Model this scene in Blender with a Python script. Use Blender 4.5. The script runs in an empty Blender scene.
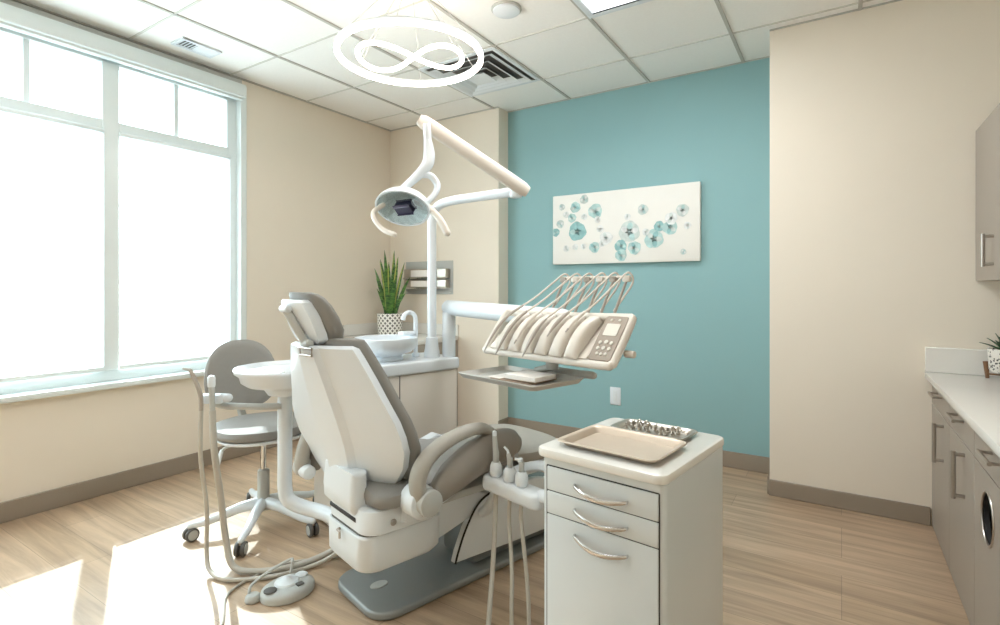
import bpy, bmesh, math, random
from mathutils import Vector, Matrix
R = math.radians
random.seed(7)
S = bpy.context.scene
COL = S.collection

# ------------------------------------------------------------------ materials
def lin(h):
    h = h.lstrip('#')
    v = [int(h[i:i + 2], 16) / 255 for i in (0, 2, 4)]
    return tuple(c / 12.92 if c <= .04045 else ((c + .055) / 1.055) ** 2.4 for c in v) + (1,)

def new_mat(name):
    m = bpy.data.materials.new(name)
    m.use_nodes = True
    nt = m.node_tree
    return m, nt, nt.nodes['Principled BSDF']

def paint(name, col, rough=.5, metal=0.0, var=.04, scale=12, bump=0.0, bscale=300, coat=0.0):
    """painted / plastic / metal surface with a little procedural variation"""
    m, nt, b = new_mat(name)
    N, L = nt.nodes, nt.links
    tc = N.new('ShaderNodeTexCoord')
    no = N.new('ShaderNodeTexNoise'); no.inputs['Scale'].default_value = scale; no.inputs['Detail'].default_value = 4
    L.new(tc.outputs['Object'], no.inputs['Vector'])
    mx = N.new('ShaderNodeMix'); mx.data_type = 'RGBA'
    c = lin(col)
    mx.inputs['A'].default_value = tuple(max(0, x * (1 - var)) for x in c[:3]) + (1,)
    mx.inputs['B'].default_value = tuple(min(1, x * (1 + var)) for x in c[:3]) + (1,)
    L.new(no.outputs['Fac'], mx.inputs['Factor'])
    L.new(mx.outputs['Result'], b.inputs['Base Color'])
    b.inputs['Roughness'].default_value = rough
    b.inputs['Metallic'].default_value = metal
    if coat: b.inputs['Coat Weight'].default_value = coat; b.inputs['Coat Roughness'].default_value = .1
    if bump:
        n2 = N.new('ShaderNodeTexNoise'); n2.inputs['Scale'].default_value = bscale
        L.new(tc.outputs['Object'], n2.inputs['Vector'])
        bp = N.new('ShaderNodeBump'); bp.inputs['Strength'].default_value = bump; bp.inputs['Distance'].default_value = .002
        L.new(n2.outputs['Fac'], bp.inputs['Height']); L.new(bp.outputs['Normal'], b.inputs['Normal'])
    return m

def emit(name, col, strength):
    m, nt, b = new_mat(name)
    b.inputs['Base Color'].default_value = lin(col)
    b.inputs['Emission Color'].default_value = lin(col)
    b.inputs['Emission Strength'].default_value = strength
    return m

def floor_mat():
    m, nt, b = new_mat('oak_plank_floor')
    N, L = nt.nodes, nt.links
    tc = N.new('ShaderNodeTexCoord')
    br = N.new('ShaderNodeTexBrick')
    br.offset = .37; br.offset_frequency = 3; br.inputs['Scale'].default_value = 1
    br.inputs['Brick Width'].default_value = 1.5; br.inputs['Row Height'].default_value = .19
    br.inputs['Mortar Size'].default_value = .0015; br.inputs['Mortar Smooth'].default_value = .2; br.inputs['Bias'].default_value = 0
    br.inputs['Color1'].default_value = lin('#c2a98f'); br.inputs['Color2'].default_value = lin('#b59c81'); br.inputs['Mortar'].default_value = lin('#93806b')
    L.new(tc.outputs['Object'], br.inputs['Vector'])
    mp = N.new('ShaderNodeMapping'); mp.inputs['Scale'].default_value = (.6, 8.5, 1)
    L.new(tc.outputs['Object'], mp.inputs['Vector'])
    n1 = N.new('ShaderNodeTexNoise'); n1.inputs['Scale'].default_value = 2.2; n1.inputs['Detail'].default_value = 7; n1.inputs['Roughness'].default_value = .62
    n1.inputs['Distortion'].default_value = .6
    L.new(mp.outputs['Vector'], n1.inputs['Vector'])
    cr = N.new('ShaderNodeValToRGB')
    cr.color_ramp.elements[0].position = .3; cr.color_ramp.elements[0].color = (.60, .57, .54, 1)
    cr.color_ramp.elements[1].position = .66; cr.color_ramp.elements[1].color = (1.1, 1.09, 1.08, 1)
    L.new(n1.outputs['Fac'], cr.inputs['Fac'])
    mu = N.new('ShaderNodeMix'); mu.data_type = 'RGBA'; mu.blend_type = 'MULTIPLY'; mu.inputs['Factor'].default_value = 1
    L.new(br.outputs['Color'], mu.inputs['A']); L.new(cr.outputs['Color'], mu.inputs['B'])
    L.new(mu.outputs['Result'], b.inputs['Base Color'])
    b.inputs['Roughness'].default_value = .4; b.inputs['Coat Weight'].default_value = .35; b.inputs['Coat Roughness'].default_value = .28
    bp = N.new('ShaderNodeBump'); bp.inputs['Strength'].default_value = .08; bp.inputs['Distance'].default_value = .002
    L.new(n1.outputs['Fac'], bp.inputs['Height']); L.new(bp.outputs['Normal'], b.inputs['Normal'])
    return m

def tile_mat():
    m = paint('mineral_ceiling_tile', '#f3f2ef', .9, var=.03, scale=60, bump=.25, bscale=220)
    return m

def pot_mat(name, kx, kz, dark, light, thr, dots=False):
    """lattice of small dark lozenges (or flecks) on a pale glazed pot"""
    m, nt, b = new_mat(name)
    N, L = nt.nodes, nt.links
    tc = N.new('ShaderNodeTexCoord'); sp = N.new('ShaderNodeSeparateXYZ'); L.new(tc.outputs['Object'], sp.inputs['Vector'])
    def math_(op, a, bb=None):
        n = N.new('ShaderNodeMath'); n.operation = op
        for i, v in enumerate((a, bb)):
            if v is None: continue
            if isinstance(v, (int, float)): n.inputs[i].default_value = v
            else: L.new(v, n.inputs[i])
        return n.outputs[0]
    if dots:
        vo = N.new('ShaderNodeTexVoronoi'); vo.inputs['Scale'].default_value = 75
        L.new(tc.outputs['Object'], vo.inputs['Vector'])
        fac = math_('LESS_THAN', vo.outputs['Distance'], thr)
    else:
        ang = math_('MULTIPLY', math_('ARCTAN2', sp.outputs['Y'], sp.outputs['X']), kx / (2 * math.pi))
        zz = math_('MULTIPLY', sp.outputs['Z'], kz)
        u = math_('ABSOLUTE', math_('SUBTRACT', math_('FRACT', math_('ADD', ang, zz)), .5))
        v = math_('ABSOLUTE', math_('SUBTRACT', math_('FRACT', math_('SUBTRACT', ang, zz)), .5))
        fac = math_('LESS_THAN', math_('MAXIMUM', u, v), thr)
    mx = N.new('ShaderNodeMix'); mx.data_type = 'RGBA'
    mx.inputs['A'].default_value = lin(light); mx.inputs['B'].default_value = lin(dark)
    L.new(fac, mx.inputs['Factor']); L.new(mx.outputs['Result'], b.inputs['Base Color'])
    b.inputs['Roughness'].default_value = .45
    return m

def leaf_mat(name, dark, lightc, edge=None, hw=.02):
    m, nt, b = new_mat(name)
    N, L = nt.nodes, nt.links
    tc = N.new('ShaderNodeTexCoord')
    mp = N.new('ShaderNodeMapping'); mp.inputs['Scale'].default_value = (12, 12, 40); L.new(tc.outputs['Object'], mp.inputs['Vector'])
    no = N.new('ShaderNodeTexNoise'); no.inputs['Scale'].default_value = 1.6; no.inputs['Detail'].default_value = 5
    L.new(mp.outputs['Vector'], no.inputs['Vector'])
    cr = N.new('ShaderNodeValToRGB')
    cr.color_ramp.elements[0].position = .4; cr.color_ramp.elements[0].color = lin(dark)
    cr.color_ramp.elements[1].position = .62; cr.color_ramp.elements[1].color = lin(lightc)
    L.new(no.outputs['Fac'], cr.inputs['Fac'])
    L.new(cr.outputs['Color'], b.inputs['Base Color'])
    b.inputs['Roughness'].default_value = .4
    return m

def glass_mat(name='window_glass', tint='#f4fafa', gl=.06):
    m = bpy.data.materials.new(name); m.use_nodes = True
    nt = m.node_tree; N, L = nt.nodes, nt.links; N.clear()
    out = N.new('ShaderNodeOutputMaterial'); mx = N.new('ShaderNodeMixShader'); mx.inputs[0].default_value = gl
    tr = N.new('ShaderNodeBsdfTransparent'); tr.inputs[0].default_value = lin(tint)
    g = N.new('ShaderNodeBsdfGlossy'); g.inputs['Roughness'].default_value = .02
    L.new(tr.outputs[0], mx.inputs[1]); L.new(g.outputs[0], mx.inputs[2]); L.new(mx.outputs[0], out.inputs[0])
    return m

def shade_mat():
    """open-weave roller shade: part of the light passes straight, part is diffused"""
    m = bpy.data.materials.new('sheer_shade_fabric'); m.use_nodes = True
    nt = m.node_tree; N, L = nt.nodes, nt.links; N.clear()
    out = N.new('ShaderNodeOutputMaterial'); mx = N.new('ShaderNodeMixShader'); mx.inputs[0].default_value = .5
    tr = N.new('ShaderNodeBsdfTransparent'); tr.inputs[0].default_value = (1, 1, 1, 1)
    tl = N.new('ShaderNodeBsdfTranslucent')
    tc = N.new('ShaderNodeTexCoord'); no = N.new('ShaderNodeTexNoise'); no.inputs['Scale'].default_value = 3
    mc = N.new('ShaderNodeMix'); mc.data_type = 'RGBA'; mc.inputs['A'].default_value = lin('#f2f6f6'); mc.inputs['B'].default_value = lin('#fbfdfd')
    L.new(tc.outputs['Object'], no.inputs['Vector']); L.new(no.outputs['Fac'], mc.inputs['Factor']); L.new(mc.outputs['Result'], tl.inputs[0])
    L.new(tr.outputs[0], mx.inputs[1]); L.new(tl.outputs[0], mx.inputs[2]); L.new(mx.outputs[0], out.inputs[0])
    return m

M = {
 'wall': paint('warm_beige_wall_paint', '#e7ddce', .85, var=.015, scale=3, bump=.06),
 'teal': paint('teal_wall_paint', '#8cb2b5', .8, var=.015, scale=3, bump=.06),
 'ceil': tile_mat(), 'grid': paint('white_ceiling_grid', '#d0cec8', .6), 'gridd': paint('shadow_tone_ceiling_tee', '#b9b7b1', .6),  # second tee tone is darker: shadow-line look put into the colour
 'floor': floor_mat(),
 'base': paint('taupe_vinyl_baseboard', '#948778', .6, var=.03),
 'frame': paint('white_window_frame', '#dfe6e6', .45, var=.01),
 'white': paint('white_enamel', '#e1e7ec', .28, var=.012, coat=.3),
 'cartw': paint('light_grey_enamel', '#ced3d4', .3, var=.012, coat=.3),
 'plastic': paint('white_moulded_plastic', '#dee3e6', .35, var=.015),
 'cream': paint('cream_plastic', '#dcd4ca', .38, var=.02),
 'grey': paint('grey_upholstery', '#8c8a86', .55, var=.05, scale=40, bump=.12, bscale=500),
 'greylt': paint('pale_grey_upholstery', '#a9a59c', .6, var=.05, scale=40, bump=.1, bscale=500),
 'dgrey': paint('warm_grey_armrest', '#8b837a', .5, var=.04, scale=30, bump=.08, bscale=500),
 'basemet': paint('grey_cast_base', '#8b8f8e', .38, metal=.25, var=.03),
 'lgrey': paint('light_grey_plastic', '#b9bab6', .45, var=.03),
 'dark': paint('dark_gap', '#2b2a2a', .6), 'black': paint('black_rubber', '#262524', .7),
 'tyre': paint('grey_rubber_tyre', '#5c5a57', .6),
 'chrome': paint('polished_chrome', '#d8d8d8', .14, metal=1.0, var=.02),
 'steel': paint('brushed_steel', '#b9b3aa', .3, metal=1.0, var=.05, scale=60),
 'nickel': paint('satin_nickel', '#b5aea7', .35, metal=1.0, var=.04),
 'tray': paint('tray_steel', '#c9baa9', .45, metal=.6, var=.04),
 'hose': paint('grey_silicone_hose', '#bdb8ae', .45, var=.03),
 'hosed': paint('taupe_hose', '#a79d92', .45, var=.03),
 'cab': paint('taupe_laminate_cabinet', '#a2988d', .42, var=.02, scale=5),
 'counter': paint('white_quartz_counter', '#e2dfd9', .25, var=.02, scale=90),
 'wood': paint('walnut_stand', '#7c5a3f', .5, var=.15, scale=40),
 'trayl': paint('pale_anodised_tray', '#c9c6c0', .4, metal=.35, var=.03),
 'panel': paint('taupe_control_panel', '#9d9084', .4, var=.02),
 'screen': paint('pale_lcd_screen', '#d5d0c6', .25, var=.02),
 'navy': paint('dark_violet_sensor', '#3d3a55', .3, var=.05),
 'paper': paint('white_paper', '#efeae4', .8), 'folder': paint('brown_card', '#a58f7c', .7),
 'canvas': paint('off_white_canvas', '#ece9e3', .85, var=.015, bump=.1, bscale=400),
 'soil': paint('potting_soil', '#3d3026', .95, var=.3, scale=90),
 'glass': glass_mat(), 'clear': glass_mat('clear_polycarbonate', '#eef4f4', .12), 'shade': shade_mat(),
 'led': emit('warm_led_diffuser', '#fff0e2', 15.0), 'troffer': emit('ceiling_panel_diffuser', '#f3f8ff', 2.5),
 'pot1': pot_mat('lattice_glazed_pot', 16, 21, '#6d6a66', '#efece6', .29),
 'pot2': pot_mat('flecked_glazed_pot', 1, 1, '#55524e', '#e4e0d8', .35, dots=True),
 'leaf': leaf_mat('snake_plant_leaf', '#23481f', '#5d8a3a'), 'leafe': paint('yellow_green_leaf_edge', '#b4b65a', .45, var=.1),
 'aloe': leaf_mat('aloe_leaf', '#1d3a20', '#43693a'),
 'reflect': paint('faceted_reflector', '#f4f5f5', .4, metal=.0, var=.06, scale=70),
}

# ------------------------------------------------------------------ mesh helpers
def link(o, parent=None):
    COL.objects.link(o)
    if parent is not None: o.parent = parent
    return o

def obj(name, bm, mat, parent=None, smooth=38, mtx=None, subsurf=0, kind=None):
    if mtx is not None: bm.transform(mtx)
    bmesh.ops.remove_doubles(bm, verts=bm.verts, dist=1e-6)
    bmesh.ops.recalc_face_normals(bm, faces=bm.faces)
    if smooth:
        for f in bm.faces: f.smooth = True
        for e in bm.edges:
            if len(e.link_faces) == 2:
                e.smooth = e.calc_face_angle(0) < R(smooth)
    me = bpy.data.meshes.new(name); bm.to_mesh(me); bm.free()
    me.materials.append(M[mat] if isinstance(mat, str) else mat)
    o = link(bpy.data.objects.new(name, me), parent)
    if subsurf:
        md = o.modifiers.new('smooth', 'SUBSURF'); md.levels = subsurf; md.render_levels = subsurf
    if kind: o['kind'] = kind
    return o

def tag(o, label, cat, group=None):
    o['label'] = label; o['category'] = cat
    if group: o['group'] = group
    return o

def thing(name, label, cat, loc=(0, 0, 0), rz=0.0, group=None):
    o = bpy.data.objects.new(name, None); o.empty_display_size = .1
    o.location = loc; o.rotation_euler = (0, 0, rz)
    return tag(link(o), label, cat, group)

def struct(name, bm, mat, **k):
    return obj(name, bm, mat, kind='structure', **k)

def B(): return bmesh.new()

def box(bm, x0, x1, y0, y1, z0, z1, bev=0.0, seg=2, mtx=None):
    r = bmesh.ops.create_cube(bm, size=1)
    vs = r['verts']
    for v in vs:
        v.co = Vector((x0 + (v.co.x + .5) * (x1 - x0), y0 + (v.co.y + .5) * (y1 - y0), z0 + (v.co.z + .5) * (z1 - z0)))
    if mtx is not None:
        for v in vs: v.co = mtx @ v.co
    if bev:
        es = list({e for v in vs for e in v.link_edges})
        bmesh.ops.bevel(bm, geom=es, offset=bev, segments=seg, affect='EDGES', profile=.5)
    return bm

def ring_faces(bm, rings, closed=True, cap0=True, cap1=True, loop=False):
    n = len(rings[0])
    for a, b_ in zip(rings, rings[1:] + ([rings[0]] if loop else [])):
        for i in range(n if closed else n - 1):
            j = (i + 1) % n
            try: bm.faces.new((a[i], a[j], b_[j], b_[i]))
            except ValueError: pass
    if not loop:
        if cap0: bm.faces.new(list(reversed(rings[0])))
        if cap1: bm.faces.new(rings[-1])

def loft(bm, rings, **k):
    ring_faces(bm, [[bm.verts.new(Vector(p)) for p in r] for r in rings], **k)
    return bm

def spline(pts, n=8, closed=False):
    P = [Vector(p) for p in pts]; out = []
    m = len(P)
    segs = m if closed else m - 1
    for i in range(segs):
        if closed: p0, p1, p2, p3 = P[(i - 1) % m], P[i], P[(i + 1) % m], P[(i + 2) % m]
        else: p0, p1, p2, p3 = P[max(i - 1, 0)], P[i], P[i + 1], P[min(i + 2, m - 1)]
        for k in range(n):
            t = k / n
            out.append(.5 * ((2 * p1) + (p2 - p0) * t + (2 * p0 - 5 * p1 + 4 * p2 - p3) * t * t + (3 * p1 - p0 - 3 * p2 + p3) * t ** 3))
    if not closed: out.append(P[-1])
    return out

def tube(bm, pts, r, seg=10, closed=False, flat=1.0, up=None, round_end=False):
    """tube along pts; r number or list; flat scales the second axis of the section"""
    P = [Vector(p) for p in pts]; n = len(P)
    rad = [r] * n if isinstance(r, (int, float)) else [r[0] + (r[-1] - r[0]) * i / (n - 1) for i in range(n)] if len(r) == 2 else list(r)
    if len(rad) != n:
        q = len(rad) - 1
        rad = [rad[min(int(i / (n - 1) * q), q - 1)] * (1 - (i / (n - 1) * q - min(int(i / (n - 1) * q), q - 1))) + rad[min(int(i / (n - 1) * q), q - 1) + 1] * (i / (n - 1) * q - min(int(i / (n - 1) * q), q - 1)) for i in range(n)]
    rings = []; nx = None
    for i in range(n):
        if closed: t = P[(i + 1) % n] - P[i - 1]
        else: t = P[min(i + 1, n - 1)] - P[max(i - 1, 0)]
        t.normalize()
        if nx is None:
            u = Vector(up) if up else (Vector((0, 0, 1)) if abs(t.z) < .9 else Vector((1, 0, 0)))
            nx = (u - t * u.dot(t)).normalized()
        else:
            if up:
                u = Vector(up); w = u - t * u.dot(t)
                nx = w.normalized() if w.length > .05 else (nx - t * nx.dot(t)).normalized()
            else: nx = (nx - t * nx.dot(t)).normalized()
        by = t.cross(nx)
        rings.append([P[i] + (nx * math.cos(a) + by * math.sin(a) * flat) * rad[i] for a in [2 * math.pi * k / seg for k in range(seg)]])
    if round_end and not closed:
        def endr(i, sgn):
            t = (P[i] - P[i - 1] if sgn > 0 else P[0] - P[1]).normalized()
            c = P[i]; base = rings[i] if sgn > 0 else rings[0]
            return [[c + (v - c) * math.cos(a) + t * rad[i] * math.sin(a) for v in base] for a in (R(35), R(65), R(82))]
        rings = list(reversed(endr(0, -1))) + rings + endr(n - 1, 1)
    return loft(bm, rings, loop=closed)

def lathe(bm, prof, seg=28, c=(0, 0, 0), mtx=None):
    rings = []
    for (r, z) in prof:
        ring = [Vector((max(r, 1e-4) * math.cos(a), max(r, 1e-4) * math.sin(a), z)) for a in [2 * math.pi * k / seg for k in range(seg)]]
        if mtx is not None: ring = [mtx @ v for v in ring]
        rings.append([v + Vector(c) for v in ring])
    return loft(bm, rings)

def prism(bm, poly, h0, h1, axes='xyz', bev=0.0, seg=2):
    """2-D polygon extruded along the third axis; axes maps (u, v, h)"""
    idx = ['xyz'.index(a) for a in axes]
    def mk(u, v, h):
        p = [0, 0, 0]; p[idx[0]], p[idx[1]], p[idx[2]] = u, v, h
        return bm.verts.new(p)
    a = [mk(u, v, h0) for u, v in poly]; b_ = [mk(u, v, h1) for u, v in poly]
    n = len(poly); fs = [bm.faces.new(list(reversed(a))), bm.faces.new(b_)]
    for i in range(n): fs.append(bm.faces.new((a[i], a[(i + 1) % n], b_[(i + 1) % n], b_[i])))
    bmesh.ops.recalc_face_normals(bm, faces=fs)
    if bev:
        es = list(set(fs[0].edges) | set(fs[1].edges))
        bmesh.ops.bevel(bm, geom=es, offset=bev, segments=seg, affect='EDGES', profile=.5)
    return bm

def rrect(x0, x1, y0, y1, r, n=5):
    out = []
    for cx, cy, a0 in ((x1 - r, y1 - r, 0), (x0 + r, y1 - r, 90), (x0 + r, y0 + r, 180), (x1 - r, y0 + r, 270)):
        for k in range(n + 1):
            a = R(a0 + 90 * k / n); out.append((cx + r * math.cos(a), cy + r * math.sin(a)))
    return out

def rot_to(d):
    """matrix turning +Z to d"""
    return Vector((0, 0, 1)).rotation_difference(Vector(d).normalized()).to_matrix().to_4x4()

def cyl(bm, p0, p1, r, seg=16, bev=0.0):
    p0, p1 = Vector(p0), Vector(p1); h = (p1 - p0).length
    bv = min(bev, r * .8, h * .45)
    pr = [(r, 0), (r, h)] if not bv else [(r - bv, 0), (r - bv * .3, bv * .3), (r, bv), (r, h - bv), (r - bv * .3, h - bv * .3), (r - bv, h)]
    return lathe(bm, pr, seg, p0, rot_to(p1 - p0))

# ------------------------------------------------------------------ the room
WX, BY, TY, KY, KX, RX, FY, CZ = -3.91, 3.98, 4.14, 3.72, -.38, 1.03, -2.6, 2.92
NX = -2.58
bm = B(); box(bm, WX - .3, RX + .2, FY - .2, TY + .2, -.12, 0); struct('floor', bm, 'floor')
bm = B(); box(bm, WX - .3, RX + .2, FY - .2, TY + .2, CZ, CZ + .1); struct('ceiling', bm, 'ceil')
# suspended grid, 0.68 m module
gx = [KX + .47 - .68 * k for k in range(-1, 7)]; gy = [3.63 - .68 * k for k in range(0, 10)]
bm = B()
for x in gx: box(bm, x - .010, x + .010, FY, TY, CZ - .008, CZ + .001)
struct('trim_1', bm, 'gridd')
bm = B()
for y in gy: box(bm, WX, RX, y - .006, y + .006, CZ - .006, CZ + .001)
struct('trim_4', bm, 'grid')
bm = B()
box(bm, WX, WX + .02, FY, BY, CZ - .008, CZ + .001); box(bm, WX, NX, BY - .014, BY, CZ - .008, CZ + .001)
box(bm, NX, KX, TY - .012, TY, CZ - .007, CZ + .001); box(bm, KX, RX, KY - .012, KY, CZ - .007, CZ + .001)
struct('trim_5', bm, 'gridd')
WY0, WY1, WZ0, WZ1 = -.92, 2.37, .70, 2.86       # window opening in the left wall
bm = B()
box(bm, WX - .2, WX, FY, TY + .2, 0, WZ0); box(bm, WX - .2, WX, FY, TY + .2, WZ1, CZ)
box(bm, WX - .2, WX, FY, WY0, WZ0, WZ1); box(bm, WX - .2, WX, WY1, TY + .2, WZ0, WZ1)
struct('wall_left', bm, 'wall')
bm = B(); box(bm, WX, NX, BY, TY + .2, 0, CZ); struct('wall_back_left', bm, 'wall')
bm = B(); box(bm, NX, KX, TY, TY + .2, 0, CZ); struct('wall_back', bm, 'teal')
bm = B(); box(bm, KX, RX, KY, TY + .2, 0, CZ); struct('wall_back_right', bm, 'wall')
bm = B(); box(bm, RX, RX + .2, FY, TY + .2, 0, CZ); struct('wall_right', bm, 'wall')
bm = B(); box(bm, WX, RX, FY - .2, FY, 0, CZ); struct('wall_front', bm, 'wall')
def baseb(name, *a):
    bm = B(); box(bm, *a, bev=.004, seg=1); struct(name, bm, 'base')
baseb('baseboard_left', WX, WX + .014, FY, 3.38, 0, .115)
baseb('baseboard_back', NX, KX, TY - .014, TY, 0, .115)
baseb('baseboard_back_right', KX - .004, .41, KY - .014, KY, 0, .10)
baseb('baseboard_corner', KX - .014, KX, KY, TY - .014, 0, .115)
baseb('baseboard_return', NX, NX + .014, BY - .014, TY - .014, 0, .115)

# ---- window: frame, mullions, transom, muntins, glass
win = bpy.data.objects.new('window_1', None); link(win); win['kind'] = 'structure'
win.location = (WX, 0, 0)
fx0, fx1 = -.13, -.055
def wpart(name, mat, *boxes, bev=.004):
    bm = B()
    for b_ in boxes: box(bm, *b_, bev=bev, seg=1)
    o = obj(name, bm, mat, win); o['kind'] = 'structure'; return o
wpart('window_frame', 'frame', (fx0, fx1, WY0, WY1, .70, .775), (fx0, fx1, WY0, WY1, 2.745, 2.86),
      (fx0, fx1, 2.285, WY1, .77, 2.75), (fx0, fx1, WY0, WY0 + .08, .77, 2.75))
for y0, y1 in ((1.462, 1.556), (.635, .73), (-.19, -.095)): wpart('mullion', 'frame', (fx0, fx1 + .02, y0, y1, .772, 2.748))
wpart('transom', 'frame', (fx0, fx1 + .015, WY0 + .08, 2.288, 2.295, 2.375))
bays = [(1.556, 2.285), (.73, 1.462), (-.095, .635), (-.84, -.19)]
for y0, y1 in bays:
    ym = (y0 + y1) / 2
    wpart('muntin', 'frame', (fx0 + .012, fx1 - .008, ym - .015, ym + .015, 2.372, 2.748), bev=.002)
    wpart('pane', 'glass', (fx0 + .03, fx0 + .036, y0 - .005, y1 + .005, 2.37, 2.75), bev=0)
    wpart('pane', 'glass', (fx0 + .03, fx0 + .036, y0 - .005, y1 + .005, .77, 2.30), bev=0)
wpart('jamb', 'frame', (-.19, -.002, WY1 - .012, WY1 - .001, .705, 2.855))
bm = B(); box(bm, WX - .07, WX + .05, WY0 - .03, WY1 + .03, .665, .702, bev=.008); struct('trim_2', bm, 'frame')
# casing at the right of the opening
bm = B(); box(bm, WX - .01, WX + .012, WY1 - .015, WY1 + .035, .702, 2.87, bev=.004, seg=1); struct('trim_3', bm, 'frame')

def roller(y0, y1, label):
    t = thing('roller_shade', label, 'window shade', (WX - .02, (y0 + y1) / 2, 2.30), group=None)
    w = (y1 - y0) / 2
    bm = B(); box(bm, -.004, -.001, -w, w, -1.50, -.012); obj('shade_fabric', bm, 'shade', t, smooth=0)
    bm = B(); box(bm, -.012, .006, -w, w, -1.528, -1.50, bev=.004); obj('bottom_bar', bm, 'frame', t)
    bm = B(); cyl(bm, (-.003, -w, -.002), (-.003, w, -.002), .014, 14, .002); obj('roller_tube', bm, 'frame', t)
roller(1.552, 2.29, 'sheer white roller shade in the window bay nearest the back corner')
roller(.726, 1.466, 'sheer white roller shade over the left window bay in view')
roller(-.099, .639, 'sheer white roller shade in the third bay from the back corner')
roller(-.844, -.186, 'sheer white roller shade in the window bay furthest from the back corner')
# long head box above the window
t = thing('shade_head_box', 'long white shade head box along the top of the window', 'shade box', (WX + .005, (WY0 + WY1) / 2, 2.75))
hl = (WY1 - WY0) / 2 - .008
bm = B(); box(bm, 0, .075, -hl, hl, .006, .105, bev=.01); obj('housing', bm, 'frame', t)
bm = B(); box(bm, .004, .05, -hl + .01, hl - .01, -.008, .007, bev=.003); obj('lower_rail', bm, 'frame', t)
bm = B(); box(bm, 0, .03, -hl - .004, hl - .01, .112, .15, bev=.004); obj('wall_track', bm, 'lgrey', t)

# ---- ceiling fittings
def troffer(cx, cy, label):
    t = thing('ceiling_light', label, 'ceiling light', (cx, cy, CZ))
    bm = B()
    for a in ((-.33, .33, -.33, -.29), (-.33, .33, .29, .33), (-.33, -.29, -.29, .29), (.29, .33, -.29, .29)):
        box(bm, *a, -.022, -.001, bev=.003, seg=1)
    obj('frame', bm, 'white', t)
    bm = B(); box(bm, -.29, .29, -.29, .29, -.012, -.003); obj('diffuser', bm, 'troffer', t, smooth=0)
troffer(-.93, 2.61, 'square white ceiling light panel cut by the top edge of the view')
troffer(-.93, .57, 'unseen ceiling light panel added above the end of the right counter')  # this and the next three panels are out of view, added for lighting
troffer(-2.97, .57, 'unseen ceiling light panel added close to the window, nearer the camera')
troffer(-.93, -1.47, 'unseen ceiling light panel added at the rear of the room, counter side')
troffer(-2.97, -1.47, 'unseen ceiling light panel added at the rear of the room, window side')

def register(cx, cy):
    t = thing('ceiling_vent', 'small slotted ceiling register close to the window wall', 'air vent', (cx, cy, CZ))
    bm = B()
    for a in ((-.075, .075, -.13, -.115), (-.075, .075, .115, .13), (-.075, -.055, -.115, .115), (.055, .075, -.115, .115)): box(bm, *a, -.014, -.001)
    obj('frame', bm, 'white', t)
    bm = B(); box(bm, -.056, .056, -.116, .116, -.004, -.001); obj('backing', bm, 'tyre', t)
    for k in range(11):
        bm = B(); y = -.105 + .021 * k
        box(bm, -.055, .055, -.009, .009, -.0015, .0015, mtx=Matrix.Translation((0, y, -.0095)) @ Matrix.Rotation(R(28 if k < 5 else -28), 4, 'X'))
        obj('slat', bm, 'white', t)
register(-3.64, 1.89)


def diffuser(cx, cy):
    t = thing('ceiling_diffuser', 'large square ceiling diffuser with nested louvres beside the ring lamp', 'air vent', (cx, cy, CZ))
    def sq(h0, h1, w, th, name, mat='white'):
        # sloping square ring from half-width h0 at the ceiling to h1 lower
        bm = B()
        ro = [(-h0, -h0, -.001), (h0, -h0, -.001), (h0, h0, -.001), (-h0, h0, -.001)]
        rl = [(s_[0] / h0 * h1, s_[1] / h0 * h1, w) for s_ in ro]
        ri = [(s_[0] / h0 * (h1 - .006), s_[1] / h0 * (h1 - .006), w) for s_ in ro]
        ru = [(s_[0] / h0 * (h0 - .006 - th), s_[1] / h0 * (h0 - .006 - th), -.001) for s_ in ro]
        loft(bm, [ru, ro, rl, ri], loop=True); obj(name, bm, mat, t, smooth=0)
    bm = B(); box(bm, -.31, .31, -.31, .31, -.003, -.001); obj('plenum', bm, 'tyre', t, smooth=0)
    bm = B()
    for a in ((-.335, .335, -.335, -.30), (-.335, .335, .30, .335), (-.335, -.30, -.30, .30), (.30, .335, -.30, .30)): box(bm, *a, -.012, -.001, bev=.003, seg=1)
    obj('frame', bm, 'white', t)
    for h0, h1, w in ((.235, .285, -.022), (.165, .215, -.032), (.095, .145, -.04)): sq(h0, h1, w, 0.0, 'louvre')
    bm = B(); loft(bm, [[(-.03, -.03, -.004), (.03, -.03, -.004), (.03, .03, -.004), (-.03, .03, -.004)], [(-.085, -.085, -.04), (.085, -.085, -.04), (.085, .085, -.04), (-.085, .085, -.04)], [(-.085, -.085, -.045), (.085, -.085, -.045), (.085, .085, -.045), (-.085, .085, -.045)]])
    obj('centre_plate', bm, 'white', t, smooth=0)
diffuser(-2.29, 3.29)

t = thing('smoke_detector', 'round white smoke detector disc on the ceiling', 'smoke detector', (-1.632, 2.6, CZ))
bm = B(); lathe(bm, [(.088, -.001), (.088, -.01), (.084, -.014)], 32); obj('base_ring', bm, 'lgrey', t)
bm = B(); lathe(bm, [(.08, -.014), (.078, -.022), (.06, -.028), (.001, -.03)], 32); obj('cover', bm, 'white', t)

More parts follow.
